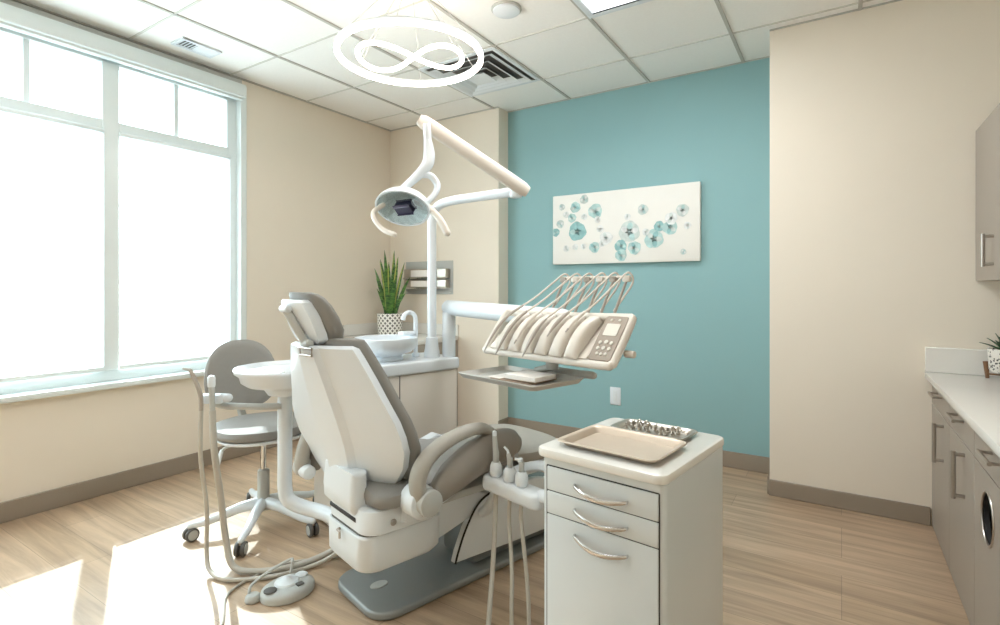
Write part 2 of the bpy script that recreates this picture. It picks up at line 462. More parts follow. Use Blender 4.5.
# ring pendant
t = thing('pendant_lamp', 'glowing white ring pendant lamp with an inner figure-eight loop', 'pendant lamp', (-1.885, 2.065, 2.5), R(32.8))
def circ(r, z, n=72): return [(r * math.cos(2 * math.pi * k / n), r * math.sin(2 * math.pi * k / n), z) for k in range(n)]
bm = B(); tube(bm, circ(.367, 0), .0135, 12, closed=True); obj('ring_diffuser', bm, 'led', t)
bm = B(); tube(bm, circ(.368, .016), .010, 8, closed=True, flat=1.3); obj('ring_housing', bm, 'white', t)
lem = []
for k in range(80):
    a = 2 * math.pi * k / 80; d_ = 1 + math.sin(a) ** 2
    lem.append((.268 * math.cos(a) / d_ ** .82, .42 * math.sin(a) * math.cos(a) / d_, .012 * math.sin(a)))
bm = B(); tube(bm, lem, .0115, 10, closed=True); obj('loop_diffuser', bm, 'led', t)
for k in range(6):
    a = R(30 + 60 * k); bm = B()
    tube(bm, [(.368 * math.cos(a), .368 * math.sin(a), .024), (.05 * math.cos(a), .05 * math.sin(a), .395)], .0017, 6)
    obj('suspension_wire', bm, 'lgrey', t)
for x in (-.265, .265):
    bm = B(); tube(bm, [(x, 0, .0), (x * .1, 0, .395)], .0017, 6); obj('suspension_wire', bm, 'lgrey', t)
bm = B(); lathe(bm, [(.075, .418), (.075, .398), (.068, .39), (.001, .39)], 28); obj('canopy', bm, 'white', t)

# ---- wall things
t = thing('wall_outlet', 'white wall outlet low on the teal wall', 'outlet', (-1.548, TY, .42))
bm = B(); box(bm, -.045, .045, -.008, -.0005, -.072, .072, bev=.004); obj('cover_plate', bm, 'white', t)
bm = B()
box(bm, -.018, .018, -.011, -.007, -.042, .042, bev=.003); obj('receptacle', bm, 'plastic', t)

def canvas():
    PX0, PX1, PZ0, PZ1 = -2.096, -.880, 1.502, 2.090
    w, h = (PX1 - PX0) / 2, (PZ1 - PZ0) / 2
    t = thing('wall_art', 'long white canvas with teal blossoms on the teal wall', 'painting', ((PX0 + PX1) / 2, TY, (PZ0 + PZ1) / 2))
    bm = B(); box(bm, -w, w, -.045, -.001, -h, h, bev=.004); obj('canvas', bm, 'canvas', t)
    # blossoms: u, v in 0..1 (v from the top), radius in canvas heights, tone
    F = [(0.072, 0.169, 0.049, 1), (0.174, 0.189, 0.08, 2), (0.24, 0.087, 0.067, 1), (0.321, 0.266, 0.106, 2), (0.059, 0.413, 0.062, 1), (0.024, 0.531, 0.062, 3), (0.149, 0.337, 0.066, 2), (0.189, 0.535, 0.138, 3), (0.104, 0.775, 0.049, 0), (0.174, 0.758, 0.048, 0), (0.315, 0.773, 0.078, 2), (0.236, 0.753, 0.043, 0), (0.398, 0.654, 0.098, 0), (0.369, 0.732, 0.047, 0), (0.558, 0.584, 0.148, 1), (0.5, 0.771, 0.087, 3), (0.502, 0.897, 0.083, 2), (0.592, 0.804, 0.091, 2), (0.547, 0.382, 0.046, 0), (0.649, 0.299, 0.072, 1), (0.719, 0.696, 0.128, 2), (0.753, 0.535, 0.07, 3), (0.821, 0.557, 0.098, 2), (0.828, 0.442, 0.083, 0), (0.897, 0.347, 0.082, 1), (0.927, 0.547, 0.047, 0), (0.902, 0.88, 0.039, 1), (0.357, 0.519, 0.052, 0), (0.242, 0.334, 0.048, 0), (0.104, 0.285, 0.049, 0), (0.339, 0.387, 0.047, 0), (0.668, 0.6, 0.049, 0)]
    tones = ['#e0e5e1', '#cbd4d0', '#b2cfcd', '#93bcbd']
    mats = []
    for i, c in enumerate(tones):
        m = paint('watercolour_teal_%s' % 'abcd'[i], c, .85, var=.35, scale=26); mats.append(m)
    dk = paint('watercolour_centre', '#9fb0ae', .85, var=.3, scale=40)
    rnd = random.Random(3)
    for i, (u, v, r, tn) in enumerate(F):
        cx, cz = -w + u * 2 * w, h - v * 2 * h
        rr = r * 2 * h * 1.02
        y = -.0452 - .00012 * i
        bm = B(); n = 6
        pts = []
        for k in range(48):
            a = 2 * math.pi * k / 48; q = rr * (.93 + .05 * math.cos(a * 3 + i) + .03 * math.cos(a * 7 + 2 * i) + .03 * rnd.random())
            pts.append((max(-w + .004, min(w - .004, cx + q * math.cos(a))), max(-h + .004, min(h - .004, cz + q * math.sin(a)))))
        prism(bm, pts, y, y + .0004, 'xzy')
        f = obj('blossom', bm, mats[tn], t, smooth=0)
        # petals in neighbouring tones
        for k in range(5):
            a = 2 * math.pi * k / 5 + i; bm = B()
            c2 = (cx + rr * .42 * math.cos(a), cz + rr * .42 * math.sin(a))
            pp = [(max(-w + .004, min(w - .004, c2[0] + rr * (.42 * math.cos(b_) * math.cos(a) - .26 * math.sin(b_) * math.sin(a)))), max(-h + .004, min(h - .004, c2[1] + rr * (.42 * math.cos(b_) * math.sin(a) + .26 * math.sin(b_) * math.cos(a))))) for b_ in [2 * math.pi * j / 14 for j in range(14)]]
            prism(bm, pp, y - .0001, y - .00002, 'xzy')
            obj('petal', bm, mats[max(0, min(3, tn + ((k + i) % 3) - 1))], f, smooth=0)
        if tn or r > .09:
            bm = B(); prism(bm, [(cx + rr * (.14 + .07 * math.cos(3 * b_ + i)) * math.cos(b_), cz + rr * (.10 + .05 * math.cos(2 * b_ + i)) * math.sin(b_)) for b_ in [2 * math.pi * j / 10 for j in range(10)]], y - .0002, y - .00011, 'xzy')
            obj('flower_centre', bm, dk, f, smooth=0)
canvas()

t = thing('glove_dispenser', 'steel wall plate with two chrome box holders behind the lamp pole', 'dispenser', (-3.39, BY, 1.4))
bm = B(); box(bm, -.30, .30, -.006, -.0005, -.16, .16, bev=.002, seg=1); obj('mounting_plate', bm, 'lgrey', t)
for z0, z1 in ((-.003, .085), (-.1, -.02)):
    bm = B(); box(bm, -.265, .265, -.075, -.007, z0, z1, bev=.006); hb = obj('box_holder', bm, 'steel', t)
    bm = B(); box(bm, -.17, .05, -.0785, -.0755, z0 + .012, z1 - .012, bev=.001, seg=1); obj('glove_box_face', bm, 'paper', hb)
    bm = B(); box(bm, .14, .158, -.0785, -.0755, z0 + .008, z1 - .008, bev=.001, seg=1); obj('slot', bm, 'dark', hb)
    bm = B(); box(bm, -.27, .27, -.08, -.076, z0 - .006, z0 + .004, bev=.001, seg=1); obj('lip', bm, 'chrome', hb)
for x in (-.28, .28):
    bm = B(); cyl(bm, (x, -.006, -.14), (x, -.012, -.14), .008, 12, .001); obj('screw', bm, 'chrome', t)

# ---- back-left storage counter
t = thing('storage_counter', 'low white-topped storage counter in the back corner behind the basin unit', 'counter', (-3.47, 3.98, 0))
bm = B(); box(bm, -.435, .435, -.585, -.002, .0, .81, bev=.003, seg=1); obj('carcass', bm, 'cab', t)
for k in range(2):
    x0 = -.43 + k * .43
    bm = B(); box(bm, x0 + .003, x0 + .427, -.605, -.586, .1, .79, bev=.003, seg=1); dr = obj('door', bm, 'cab', t)
    bm = B(); tube(bm, [(x0 + .37, -.605, .62), (x0 + .37, -.63, .62), (x0 + .37, -.63, .74), (x0 + .37, -.605, .74)], .006, 8); obj('handle', bm, 'nickel', dr)
bm = B(); box(bm, -.438, .445, -.62, -.002, .811, .85, bev=.006); obj('worktop', bm, 'counter', t)
bm = B(); box(bm, -.42, .445, -.018, -.002, .8505, .955, bev=.003, seg=1); obj('backsplash', bm, 'counter', t)
bm = B(); box(bm, -.438, -.4215, -.62, -.002, .8505, .955, bev=.003, seg=1); obj('side_splash', bm, 'counter', t)

# ---- plants
def blade(bm, base, tip, w, bend, th=.004, n=9, tw=0.0):
    """a stiff strap leaf from base to tip"""
    b_, t_ = Vector(base), Vector(tip); ax = t_ - b_; L_ = ax.length; ax.normalize()
    side = Vector((math.cos(tw), math.sin(tw), 0)); side = (side - ax * side.dot(ax)).normalized(); nrm = ax.cross(side)
    rings = []
    for i in range(n + 1):
        f = i / n
        c = b_ + ax * L_ * f + Vector(bend) * (f * f - f) * -1
        ww = w * (.72 + .5 * f - 0.0) * (1 - f ** 3.2) + .0008
        rings.append([c - side * ww, c - nrm * th * (1 - f * .8) + side * 0, c + side * ww, c + nrm * (th * (1 - f * .8) + ww * .1)])
    loft(bm, rings); return bm

t = thing('snake_plant', 'snake plant in a diamond-lattice pot on the back counter', 'plant', (-3.62, 3.68, .8512))
bm = B(); lathe(bm, [(.08, 0), (.1, .004), (.112, .03), (.122, .2), (.122, .207), (.11, .207), (.105, .185)], 40); obj('pot', bm, 'pot1', t)
bm = B(); lathe(bm, [(.104, .183), (.06, .19), (.001, .192)], 24); obj('soil', bm, 'soil', t)
rnd = random.Random(11)
LV = [(-.085, .33, .02, .019), (-.06, .50, .02, .022), (-.03, .58, -.02, .023), (.0, .47, -.05, .022), (.025, .50, .03, .023), (.05, .52, -.01, .022), (.085, .47, .02, .02), (.12, .34, 0, .018), (-.02, .36, -.07, .02), (.04, .32, -.08, .021), (-.07, .24, -.06, .018), (.02, .58, .05, .021), (.1, .2, -.05, .018), (-.1, .42, .05, .019)]
ca, sa = math.cos(R(32.8)), math.sin(R(32.8))
for i, (dx, h, dy, w) in enumerate(LV):
    bx, by = dx * .42, dy * .5
    b0 = (bx * ca - by * sa, bx * sa + by * ca, .188); b1 = ((dx * 1.6) * ca - dy * sa, (dx * 1.6) * sa + dy * ca, .19 + h * 1.07)
    bend = (-dx * .5 * ca, -dx * .5 * sa, .02)
    bm = B(); blade(bm, b0, b1, w, bend, tw=R(32.8) + rnd.uniform(-.6, .6))
    lf = obj('leaf', bm, 'leaf', t)
    if i in (1, 3, 5, 6, 11):
        bm = B(); blade(bm, (b0[0] - .004, b0[1] - .006, b0[2]), (b1[0] - .004, b1[1] - .006, b1[2] - .015), .006, bend, tw=R(32.8)); e_ = obj('leaf_edge', bm, 'leafe', lf)

t = thing('succulent', 'small dark succulent in a flecked pot on wooden legs on the right counter', 'plant', (.70, 3.585, .8408))
bm = B(); lathe(bm, [(.03, .035), (.065, .037), (.075, .05), (.08, .15), (.08, .155), (.072, .155), (.07, .14)], 36); obj('pot', bm, 'pot2', t)
bm = B(); lathe(bm, [(.07, .138), (.001, .142)], 20); obj('soil', bm, 'soil', t)
for k in range(4):
    a = R(155 + 90 * k); bm = B()
    x, y = math.cos(a), math.sin(a)
    tube(bm, [(.082 * x, .082 * y, 0), (.089 * x, .089 * y, .085)], [.008, .012], 10); obj('stand_leg', bm, 'wood', t)
for k in range(2):
    a = R(155 + 90 * k); bm = B(); x, y = math.cos(a), math.sin(a)
    box(bm, -.08, .08, -.006, .006, .018 + .008 * k, .026 + .008 * k, mtx=Matrix.Rotation(a, 4, 'Z')); obj('stand_crossbar', bm, 'wood', t)
for k in range(16):
    a = 2 * math.pi * k / 16 * 2.6; rr = .02 + .05 * (k / 16); bm = B()
    blade(bm, (.012 * math.cos(a), .012 * math.sin(a), .14), (rr * 1.7 * math.cos(a), rr * 1.7 * math.sin(a), .245 - .07 * k / 16), .012, (0, 0, .02), th=.006, tw=a + math.pi / 2)
    obj('leaf', bm, 'aloe', t)

# ---- right-hand cabinets (face at x = .416)
FXR = .416
def bar_handle(bm, p0, p1, out, r=.0065):
    p0, p1, o_ = Vector(p0), Vector(p1), Vector(out)
    d_ = (p1 - p0).normalized() * .012
    tube(bm, [p0 - d_ + o_, p1 + d_ + o_], r, 10); tube(bm, [p0, p0 + o_], r * .85, 8); tube(bm, [p1, p1 + o_], r * .85, 8)
    return bm
def base_unit(y0, y1, label, dh, hole=None):
    t = thing('base_cabinet', label, 'cabinet', (FXR, (y0 + y1) / 2, 0))
    w = (y1 - y0) / 2
    bm = B()
    if hole is None: box(bm, .02, .60, -w + .001, w - .001, .0, .804)
    else:
        for a_ in ((.02, .60, -w + .001, -w + .019, 0, .804), (.02, .60, w - .019, w - .001, 0, .804), (.02, .60, -w + .0195, w - .0195, 0, .018), (.02, .60, -w + .0195, w - .0195, .672, .804), (.585, .60, -w + .0195, w - .0195, .0185, .6715)): box(bm, *a_)
    obj('carcass', bm, 'cab', t, smooth=0)
    bm = B(); box(bm, 0, .019, -w + .002, w - .002, .673, .802, bev=.002, seg=1); d_ = obj('drawer_front', bm, 'cab', t)
    bm = B(); bar_handle(bm, (0, -.07, .757), (0, .07, .757), (-.034, 0, 0)); obj('drawer_handle', bm, 'nickel', d_)
    if hole is None:
        bm = B(); box(bm, 0, .019, -w + .002, w - .002, .004, .669, bev=.002, seg=1); d_ = obj('door', bm, 'cab', t)
    else:
        hy, hz, hr = hole
        bm = B(); n = 32
        outer = []
        for k in range(n):
            a = 2 * math.pi * k / n; c_, s_ = math.cos(a), math.sin(a)
            m_ = max(abs(c_), abs(s_)); c_, s_ = c_ / m_, s_ / m_
            outer.append((c_, s_))
        rings = []
        Y = lambda c_: hy + (c_ * (w - .002 - hy) if c_ > 0 else c_ * (w - .002 + hy))
        Zf = lambda s_: hz + (s_ * (.669 - hz) if s_ > 0 else s_ * (hz - .004))
        cir = [(math.cos(2 * math.pi * k / n), math.sin(2 * math.pi * k / n)) for k in range(n)]
        for x, q in ((.0, 0), (.019, 0)): rings.append([(x, Y(c_), Zf(s_)) for c_, s_ in outer])
        rings.append([(.019, hy + hr * c_, hz + hr * s_) for c_, s_ in cir]); rings.append([(0, hy + hr * c_, hz + hr * s_) for c_, s_ in cir])
        loft(bm, rings, loop=True); d_ = obj('door', bm, 'cab', t, smooth=0)
        bm = B(); tube(bm, [(-.001, hy + hr * c_, hz + hr * s_) for c_, s_ in cir], .004, 8, closed=True); obj('waste_hole_rim', bm, 'nickel', d_)
        bm = B(); loft(bm, [[(x, hy + q * c_, hz + q * s_) for c_, s_ in cir] for x, q in ((.003, hr - .0008), (.0185, hr - .0008), (.0185, hr - .0025), (.003, hr - .0025))], loop=True); obj('hole_shade_liner', bm, 'black', d_)  # black ring: shade inside the hole put into the colour
        bm = B(); box(bm, .035, .45, hy - .16, hy + .16, .02, .66, bev=.01); obj('bin_shade_block', bm, 'black', t)  # solid black block behind the hole, standing in for its dark inside
    if dh is not None:
        bm = B(); bar_handle(bm, (0, dh, .46), (0, dh, .627), (-.036, 0, 0), .009); obj('door_handle', bm, 'nickel', d_)
    return t
base_unit(3.17, 3.718, 'taupe base cabinet against the beige end wall', -.115)
base_unit(2.62, 3.168, 'taupe base cabinet in the middle of the right-hand run', -.09)
base_unit(1.92, 2.618, 'taupe base cabinet with a round waste hole in its door', None, (.13, .52, .088))
t = thing('countertop', 'long white countertop with upstand on the right cabinets', 'countertop', (0, 0, .805))
bm = B(); box(bm, .384, RX - .002, 1.92, KY - .002, .0005, .035, bev=.004); obj('slab', bm, 'counter', t)
bm = B(); box(bm, .386, RX - .002, KY - .02, KY - .002, .0355, .172, bev=.003, seg=1); obj('end_upstand', bm, 'counter', t)
bm = B(); box(bm, RX - .02, RX - .002, 1.92, KY - .021, .0355, .172, bev=.003, seg=1); obj('rear_upstand', bm, 'counter', t)
t = thing('wall_cabinet', 'taupe wall cabinet with a bar handle above the right counter', 'cabinet', (.595, 3.718, 1.337))
bm = B(); box(bm, .02, .433, -1.2, 0, 0, .793); obj('carcass', bm, 'cab', t, smooth=0)
for y0, hy in ((-.6, -.40), (-1.2, -.22 - .6)):
    bm = B(); box(bm, 0, .019, y0 + .002, y0 + .598, .0, .793, bev=.002, seg=1); d_ = obj('door', bm, 'cab', t)
    bm = B(); bar_handle(bm, (0, hy, .075), (0, hy, .205), (-.038, 0, 0), .009); obj('door_handle', bm, 'nickel', d_)

# ------------------------------------------------------------------ rolling drawer cart
CA = R(-7.5)
t = cart = thing('drawer_cart', 'white three-drawer cart with trays on top in the foreground', 'cart', (-.343, 1.218, 0), CA)
cw_, cd = .365, .443                    # local: x from -cw_ to 0, y from 0 to cd
bm = B(); prism(bm, rrect(-cw_, .004, 0, cd, .03, 6), .844, .868, 'xyz', .006); obj('top', bm, 'counter', t)
bm = B(); prism(bm, rrect(-cw_ + .014, -.001, .016, cd - .006, .018, 5), .07, .8435, 'xyz', .003, 1); obj('body', bm, 'cartw', t)
for z0, z1, zc in ((.756, .820, .783), (.694, .754, .72), (.085, .692, .653)):
    bm = B(); box(bm, -cw_ + .034, -.016, .0115, .022, z0, z1, bev=.003); d_ = obj('drawer', bm, 'cartw', t)
    bm = B(); xs = -cw_ / 2 + .016
    tube(bm, spline([(xs - .074, .011, zc + .007), (xs - .07, .0, zc + .006), (xs - .035, -.016, zc), (xs, -.021, zc - .004), (xs + .035, -.016, zc - .004), (xs + .07, .0, zc), (xs + .074, .011, zc + .001)], 5), [.0035, .0065, .0065, .0035], 10, flat=.7)
    obj('handle', bm, 'chrome', d_)
bm = B()
for z in (.755, .693, .8215): box(bm, -cw_ + .033, -.015, .0145, .0158, z - .0015, z + .0015)
for x in (-cw_ + .0325, -.0145): box(bm, x - .0015, x + .0015, .0145, .0158, .085, .8215)
obj('drawer_gap', bm, 'dark', t, smooth=0)
for x, y in ((-cw_ + .05, .06), (-.05, .06), (-cw_ + .05, cd - .05), (-.05, cd - .05)):
    bm = B(); cyl(bm, (x - .012, y, .032), (x + .012, y, .032), .032, 20, .005); cs = obj('caster', bm, 'black', t)
    bm = B(); box(bm, x - .017, x + .017, y - .014, y + .014, .045, .072, bev=.003, seg=1); obj('caster_fork', bm, 'steel', cs)
def open_tray(name, label, x0, x1, y0, y1, z, h, lip, mat='tray', rot=0.0):
    t = thing(name, label, 'tray', (0, 0, 0)); t.parent = None
    cx, cy = (x0 + x1) / 2, (y0 + y1) / 2; a = CA
    wx = cart.location.x + cx * math.cos(a) - cy * math.sin(a); wy = cart.location.y + cx * math.sin(a) + cy * math.cos(a)
    t.location = (wx, wy, z); t.rotation_euler = (0, 0, a + rot)
    w, d_ = (x1 - x0) / 2, (y1 - y0) / 2
    prof = [(.016, .001), (.014, .004), (.004, h * .8), (-.0, h), (-lip, h + .001), (-lip - .002, h - .002), (-lip, h - .004), (-.004, h - .003), (.008, .001), (.012, 0)]
    bm = B(); rings = []
    for inset, zz in prof: rings.append([(x, y, zz) for x, y in rrect(-w + inset, w - inset, -d_ + inset, d_ - inset, .022 - inset * .3, 5)])
    loft(bm, rings, cap0=True, cap1=True); obj('pan', bm, mat, t)
    return t
tr1 = open_tray('instrument_tray', 'larger empty steel tray at the front of the cart top', -.318, -.045, .05, .25, .8685, .016, .008)
tr2 = open_tray('instrument_tray', 'smaller steel tray of burs at the back of the cart top', -.285, -.068, .283, .40, .8685, .012, .006, 'steel')
bl = bpy.data.meshes
rnd = random.Random(5)
def bur_parts():
    t = thing('dental_clamp', 'tiny steel clamp standing in the back tray on the white cart', 'dental clamp', (0, 0, 0), group='clamps in the back tray')
    bm = B(); lathe(bm, [(.006, 0), (.006, .003), (.0025, .005), (.0025, .011), (.0045, .013), (.004, .019), (.001, .021)], 10); obj('shank', bm, 'steel', t)
    bm = B(); tube(bm, [(.009 * math.cos(a), 0, .010 + .006 * math.sin(a)) for a in [R(-40 + 260 * k / 10) for k in range(11)]], .0018, 6); obj('bow', bm, 'nickel', t)
    return t
proto = bur_parts()
spots = [(-.070, .012), (-.056, .026), (-.045, .004), (-.062, -.014), (-.03, .018), (-.014, -.006), (.002, .014), (.022, .004), (.036, .022), (.044, -.012), (.056, .01), (.03, -.016), (.066, .026), (-.085, -.004)]
for i, (u, v) in enumerate(spots):
    if i == 0: o = proto
    else:
        o = proto.copy(); COL.objects.link(o)
        for c in proto.children: q = c.copy(); q.parent = o; COL.objects.link(q)
    a = tr2.rotation_euler.z
    o.location = (tr2.location.x + u * math.cos(a) - v * math.sin(a), tr2.location.y + u * math.sin(a) + v * math.cos(a), .8692)
    s_ = rnd.uniform(.8, 1.35); o.scale = (s_, s_, s_); o.rotation_euler = (0, 0, rnd.uniform(0, 6))

# ------------------------------------------------------------------ dental chair (local: x across, y towards the feet)
CH0, CHA = (-1.66, 1.49, 0), R(-15.3)
CM = Matrix.Translation(CH0) @ Matrix.Rotation(CHA, 4, 'Z')
def chw(l, s, z): return CM @ Vector((l, s, z))
chair = thing('dental_chair', 'grey and white reclining dental chair seen from behind', 'dental chair', CH0, CHA)
bm = B(); prism(bm, rrect(-.235, .18, .0, 1.12, .10, 8), .002, .036, 'xyz', .012, 3); bp_ = obj('base_plate', bm, 'basemet', chair)
bm = B(); lathe(bm, [(.036, .0362), (.035, .039), (.001, .041)], 24, (-.03, .125, 0), Matrix.Diagonal((.75, 1.1, 1, 1))); obj('bolt_cap', bm, 'lgrey', bp_)
SHP = [(.385, .11), (.40, .155), (.44, .24), (.50, .325), (.57, .36), (.68, .372), (.9, .36), (1.02, .33), (1.07, .20), (1.06, .085), (.7, .095)]
bm = B(); prism(bm, SHP, .125, .165, 'yzx', .01, 3); obj('base_shroud', bm, 'plastic', chair)
bm = B(); prism(bm, SHP, -.165, -.125, 'yzx', .01, 3); obj('base_shroud', bm, 'plastic', chair)
bm = B(); box(bm, -.12, .12, .52, 1.05, .037, .33, bev=.02); obj('lift_column', bm, 'basemet', chair)
bm = B(); tube(bm, spline([(.166, .383, .11), (.166, .399, .156), (.166, .439, .24), (.166, .502, .327), (.166, .572, .363), (.166, .68, .375)], 6), .0045, 6); obj('shroud_gap', bm, 'black', chair)
bm = B(); prism(bm, [(.06, .40), (.08, .225), (.24, .222), (.46, .275), (.60, .31), (.62, .355), (.5, .39), (.3, .41)], -.09, .155, 'yzx', .012); obj('lift_arm', bm, 'plastic', chair)
bm = B(); box(bm, -.10, .2, .22, .75, .40, .435, bev=.01); obj('slide_cover', bm, 'lgrey', chair)
# rear housing: two tiers
bm = B(); loft(bm, [[(x, y, z) for x, y in rrect(-.15 + q, .2 - q, -.07 + q, .31 - q * 2, .07, 6)] for z, q in ((.215, .03), (.222, .012), (.24, .002), (.355, 0), (.362, .004))]); rh = obj('rear_housing', bm, 'plastic', chair)
bm = B(); tube(bm, [(.015, -.071, .352), (.015, -.083, .35), (.04, -.085, .35), (.04, -.085, .325)], .005, 8); obj('latch', bm, 'nickel', rh)
bm = B(); loft(bm, [[(x, y, z) for x, y in rrect(-.15 + q, .215 - q, -.06 + q, .29 - q, .07, 6)] for z, q in ((.369, .004), (.373, 0), (.43, -.0), (.455, .008), (.462, .02))]); sf = obj('seat_frame', bm, 'plastic', chair)
bm = B(); prism(bm, rrect(-.14, .195, -.058, .27, .06, 6), .358, .370, 'xyz'); obj('shadow_gap', bm, 'tyre', sf)
bm = B(); cyl(bm, (.212, .05, .405), (.219, .05, .405), .013, 16, .002); obj('screw_cap', bm, 'nickel', sf)
bm = B(); box(bm, -.10, .125, -.0635, -.03, .405, .423, bev=.003, seg=1); obj('hinge_slot', bm, 'dark', sf)
# back bracket
bm = B(); prism(bm, [(-.072, .59), (-.082, .50), (-.078, .45), (-.06, .428), (-.02, .425), (.0, .46), (-.01, .59)], -.135, .13, 'yzx', .022, 4); obj('back_bracket', bm, 'plastic', chair)
# seat cushion and leg rest
def cushion(bm, st, seg=24, pw=3.0):
    """st: (y, zbottom, ztop, halfwidth, dish)"""
    rings = []
    for y, z0, z1, hw, dish in st:
        ring = []
        for k in range(seg):
            a = 2 * math.pi * k / seg; c_, s_ = math.cos(a), math.sin(a)
            x = hw * math.copysign(abs(c_) ** (2 / pw), c_); q = math.copysign(abs(s_) ** (2 / pw), s_)
            z = (z0 + z1) / 2 + (z1 - z0) / 2 * q
            z += dish * (abs(x) / hw) ** 2 * (1 if q > 0 else .3)
            ring.append((x, y, z))
        rings.append(ring)
    return loft(bm, rings)
bm = B(); cushion(bm, [(-.028, .495, .512, .15, 0), (-.022, .465, .532, .205, 0), (.0, .448, .54, .238, .0), (.05, .445, .538, .258, .008), (.13, .452, .538, .265, .015), (.3, .468, .545, .265, .02), (.5, .48, .55, .26, .015), (.62, .485, .555, .255, .01), (.66, .495, .55, .24, 0), (.675, .51, .54, .2, 0)]); obj('seat_cushion', bm, 'grey', chair)
bm = B(); cushion(bm, [(.672, .51, .545, .2, 0), (.685, .49, .56, .25, 0), (.74, .475, .565, .275, 0), (.85, .47, .562, .275, .0), (.93, .465, .558, .262, .0), (.99, .47, .553, .235, 0), (1.02, .48, .545, .19, 0), (1.03, .495, .53, .13, 0)]); lr = obj('leg_rest', bm, 'greylt', chair)
bm = B(); box(bm, -.2, .2, .62, .97, .40, .464, bev=.02); obj('leg_rest_frame', bm, 'plastic', chair)
# armrests: the right one level, the left one swung back beside the backrest
for sg in (1, -1):
    X = .315 * sg
    if sg > 0:
        arch = [(X, .125, .455), (X, .094, .55), (X, .106, .615), (X, .155, .668), (X, .235, .704), (X, .32, .722), (X, .40, .722), (X, .46, .70)]
        pad = [(X, .175, .505), (X, .25, .555), (X, .36, .603), (X, .47, .628), (X, .555, .628), (X, .585, .622)]; pv = (.128, .497)
    else:
        X = -.335
        arch = [(X, -.085, .48), (X, -.085, .55), (X, -.062, .63), (X, -.03, .685), (X, .02, .70), (X, .08, .695)]
        pad = [(X, -.03, .51), (X, -.01, .55), (X, .03, .59), (X, .07, .62), (X, .09, .635)]; pv = (-.07, .502)
    bm = B(); tube(bm, spline(arch, 6), [.032, .038, .038, .036, .034, .032, .03, .02], 16, flat=.8, up=(1, 0, 0)); ar = obj('armrest', bm, 'greylt', chair)
    bm = B(); tube(bm, spline(pad, 6), [.032, .053, .06, .06, .053, .038] if sg > 0 else [.03, .04, .045, .03], 18, flat=1.25, up=(1, 0, 0), round_end=True); obj('arm_pad', bm, 'dgrey', ar)
    bm = B(); cyl(bm, (X - .02 * sg, *pv), (X + .047 * sg, *pv), .05 if sg > 0 else .042, 32, .006); obj('pivot_cap', bm, 'lgrey', ar)
    bm = B(); cyl(bm, (X - .075 * sg, pv[0] - .01, pv[1] - .004), (X + (.015 if sg > 0 else .035) * sg, pv[0] - .01, pv[1] - .004), .062 if sg > 0 else .03, 28, .01); obj('pivot_mount', bm, 'plastic', ar)
    bm = B(); prism(bm, [(.08, .40), (.09, .452), (.18, .465), (.30, .497), (.54, .57), (.585, .55), (.38, .468), (.22, .415), (.17, .395)], .19 * sg, .25 * sg, 'yzx', .01); obj('side_trim', bm, 'plastic', chair)
# backrest in its own slightly swivelled frame
BM = Matrix.Translation((-.02, 0, 0)) @ Matrix.Rotation(R(14), 4, 'Z')
kb = -.34
st = [(.40, .06), (.415, .10), (.45, .155), (.50, .21), (.55, .252), (.61, .288), (.68, .318), (.74, .32), (.80, .308), (.88, .274), (.96, .242), (1.04, .205), (1.075, .186), (1.085, .168)]
def yb(z): return kb * (z - .45)
def ctr(z): return .004 * max(0, (z - .75) / .33) - .006 - .05 * max(0, (.62 - z) / .2)
bm = B(); rings = []
for i, (z, hw) in enumerate(st):
    ring = []
    us = [-1, -.92, -.75, -.5, -.30, -.22, 0, .22, .30, .5, .75, .92, 1]
    e_ = .0 if 0 < i < len(st) - 1 else .012
    for u in us:
        y = yb(z) + .055 * u * u - (.0 if abs(u) > .25 else .02) + e_
        ring.append((ctr(z) + u * hw, y, z))
    for u in reversed(us): ring.append((ctr(z) + u * (hw - .004), yb(z) + .055 * u * u + .035 - e_, z))
    rings.append(ring)
loft(bm, rings); obj('backrest_shell', bm, 'white', chair, mtx=BM, smooth=30)
bm = B(); rings = []
ps = [(.385, .04, .02, .05), (.39, .08, .0, .075), (.42, .13, 0, .095), (.46, .185, 0, .105), (.51, .235, 0, .09), (.56, .272, 0, .082), (.62, .303, 0, .075), (.69, .329, 0, .068), (.75, .329, 0, .065), (.80, .318, 0, .063), (.88, .283, 0, .062), (.96, .252, 0, .06), (1.04, .215, 0, .056), (1.085, .195, 0, .05), (1.105, .18, .01, .045), (1.11, .14, .02, .03)]
for z, hw, f0, th in ps:
    ring = []
    for k in range(36):
        a = 2 * math.pi * k / 36; c_, s_ = math.cos(a), math.sin(a)
        x = hw * math.copysign(abs(c_) ** .55, c_); q = math.copysign(abs(s_) ** .6, s_)
        u = x / hw
        y = yb(z) + .055 * u * u + .04 + f0 + (th - f0) * (.5 - .5 * q) + (.0)
        ring.append((ctr(z) + x, y, z))
    rings.append(ring)
loft(bm, rings); obj('backrest_pad', bm, 'grey', chair, mtx=BM)
HM = Matrix.Translation((-.03, .01, 0)) @ Matrix.Rotation(R(3), 4, 'Z')
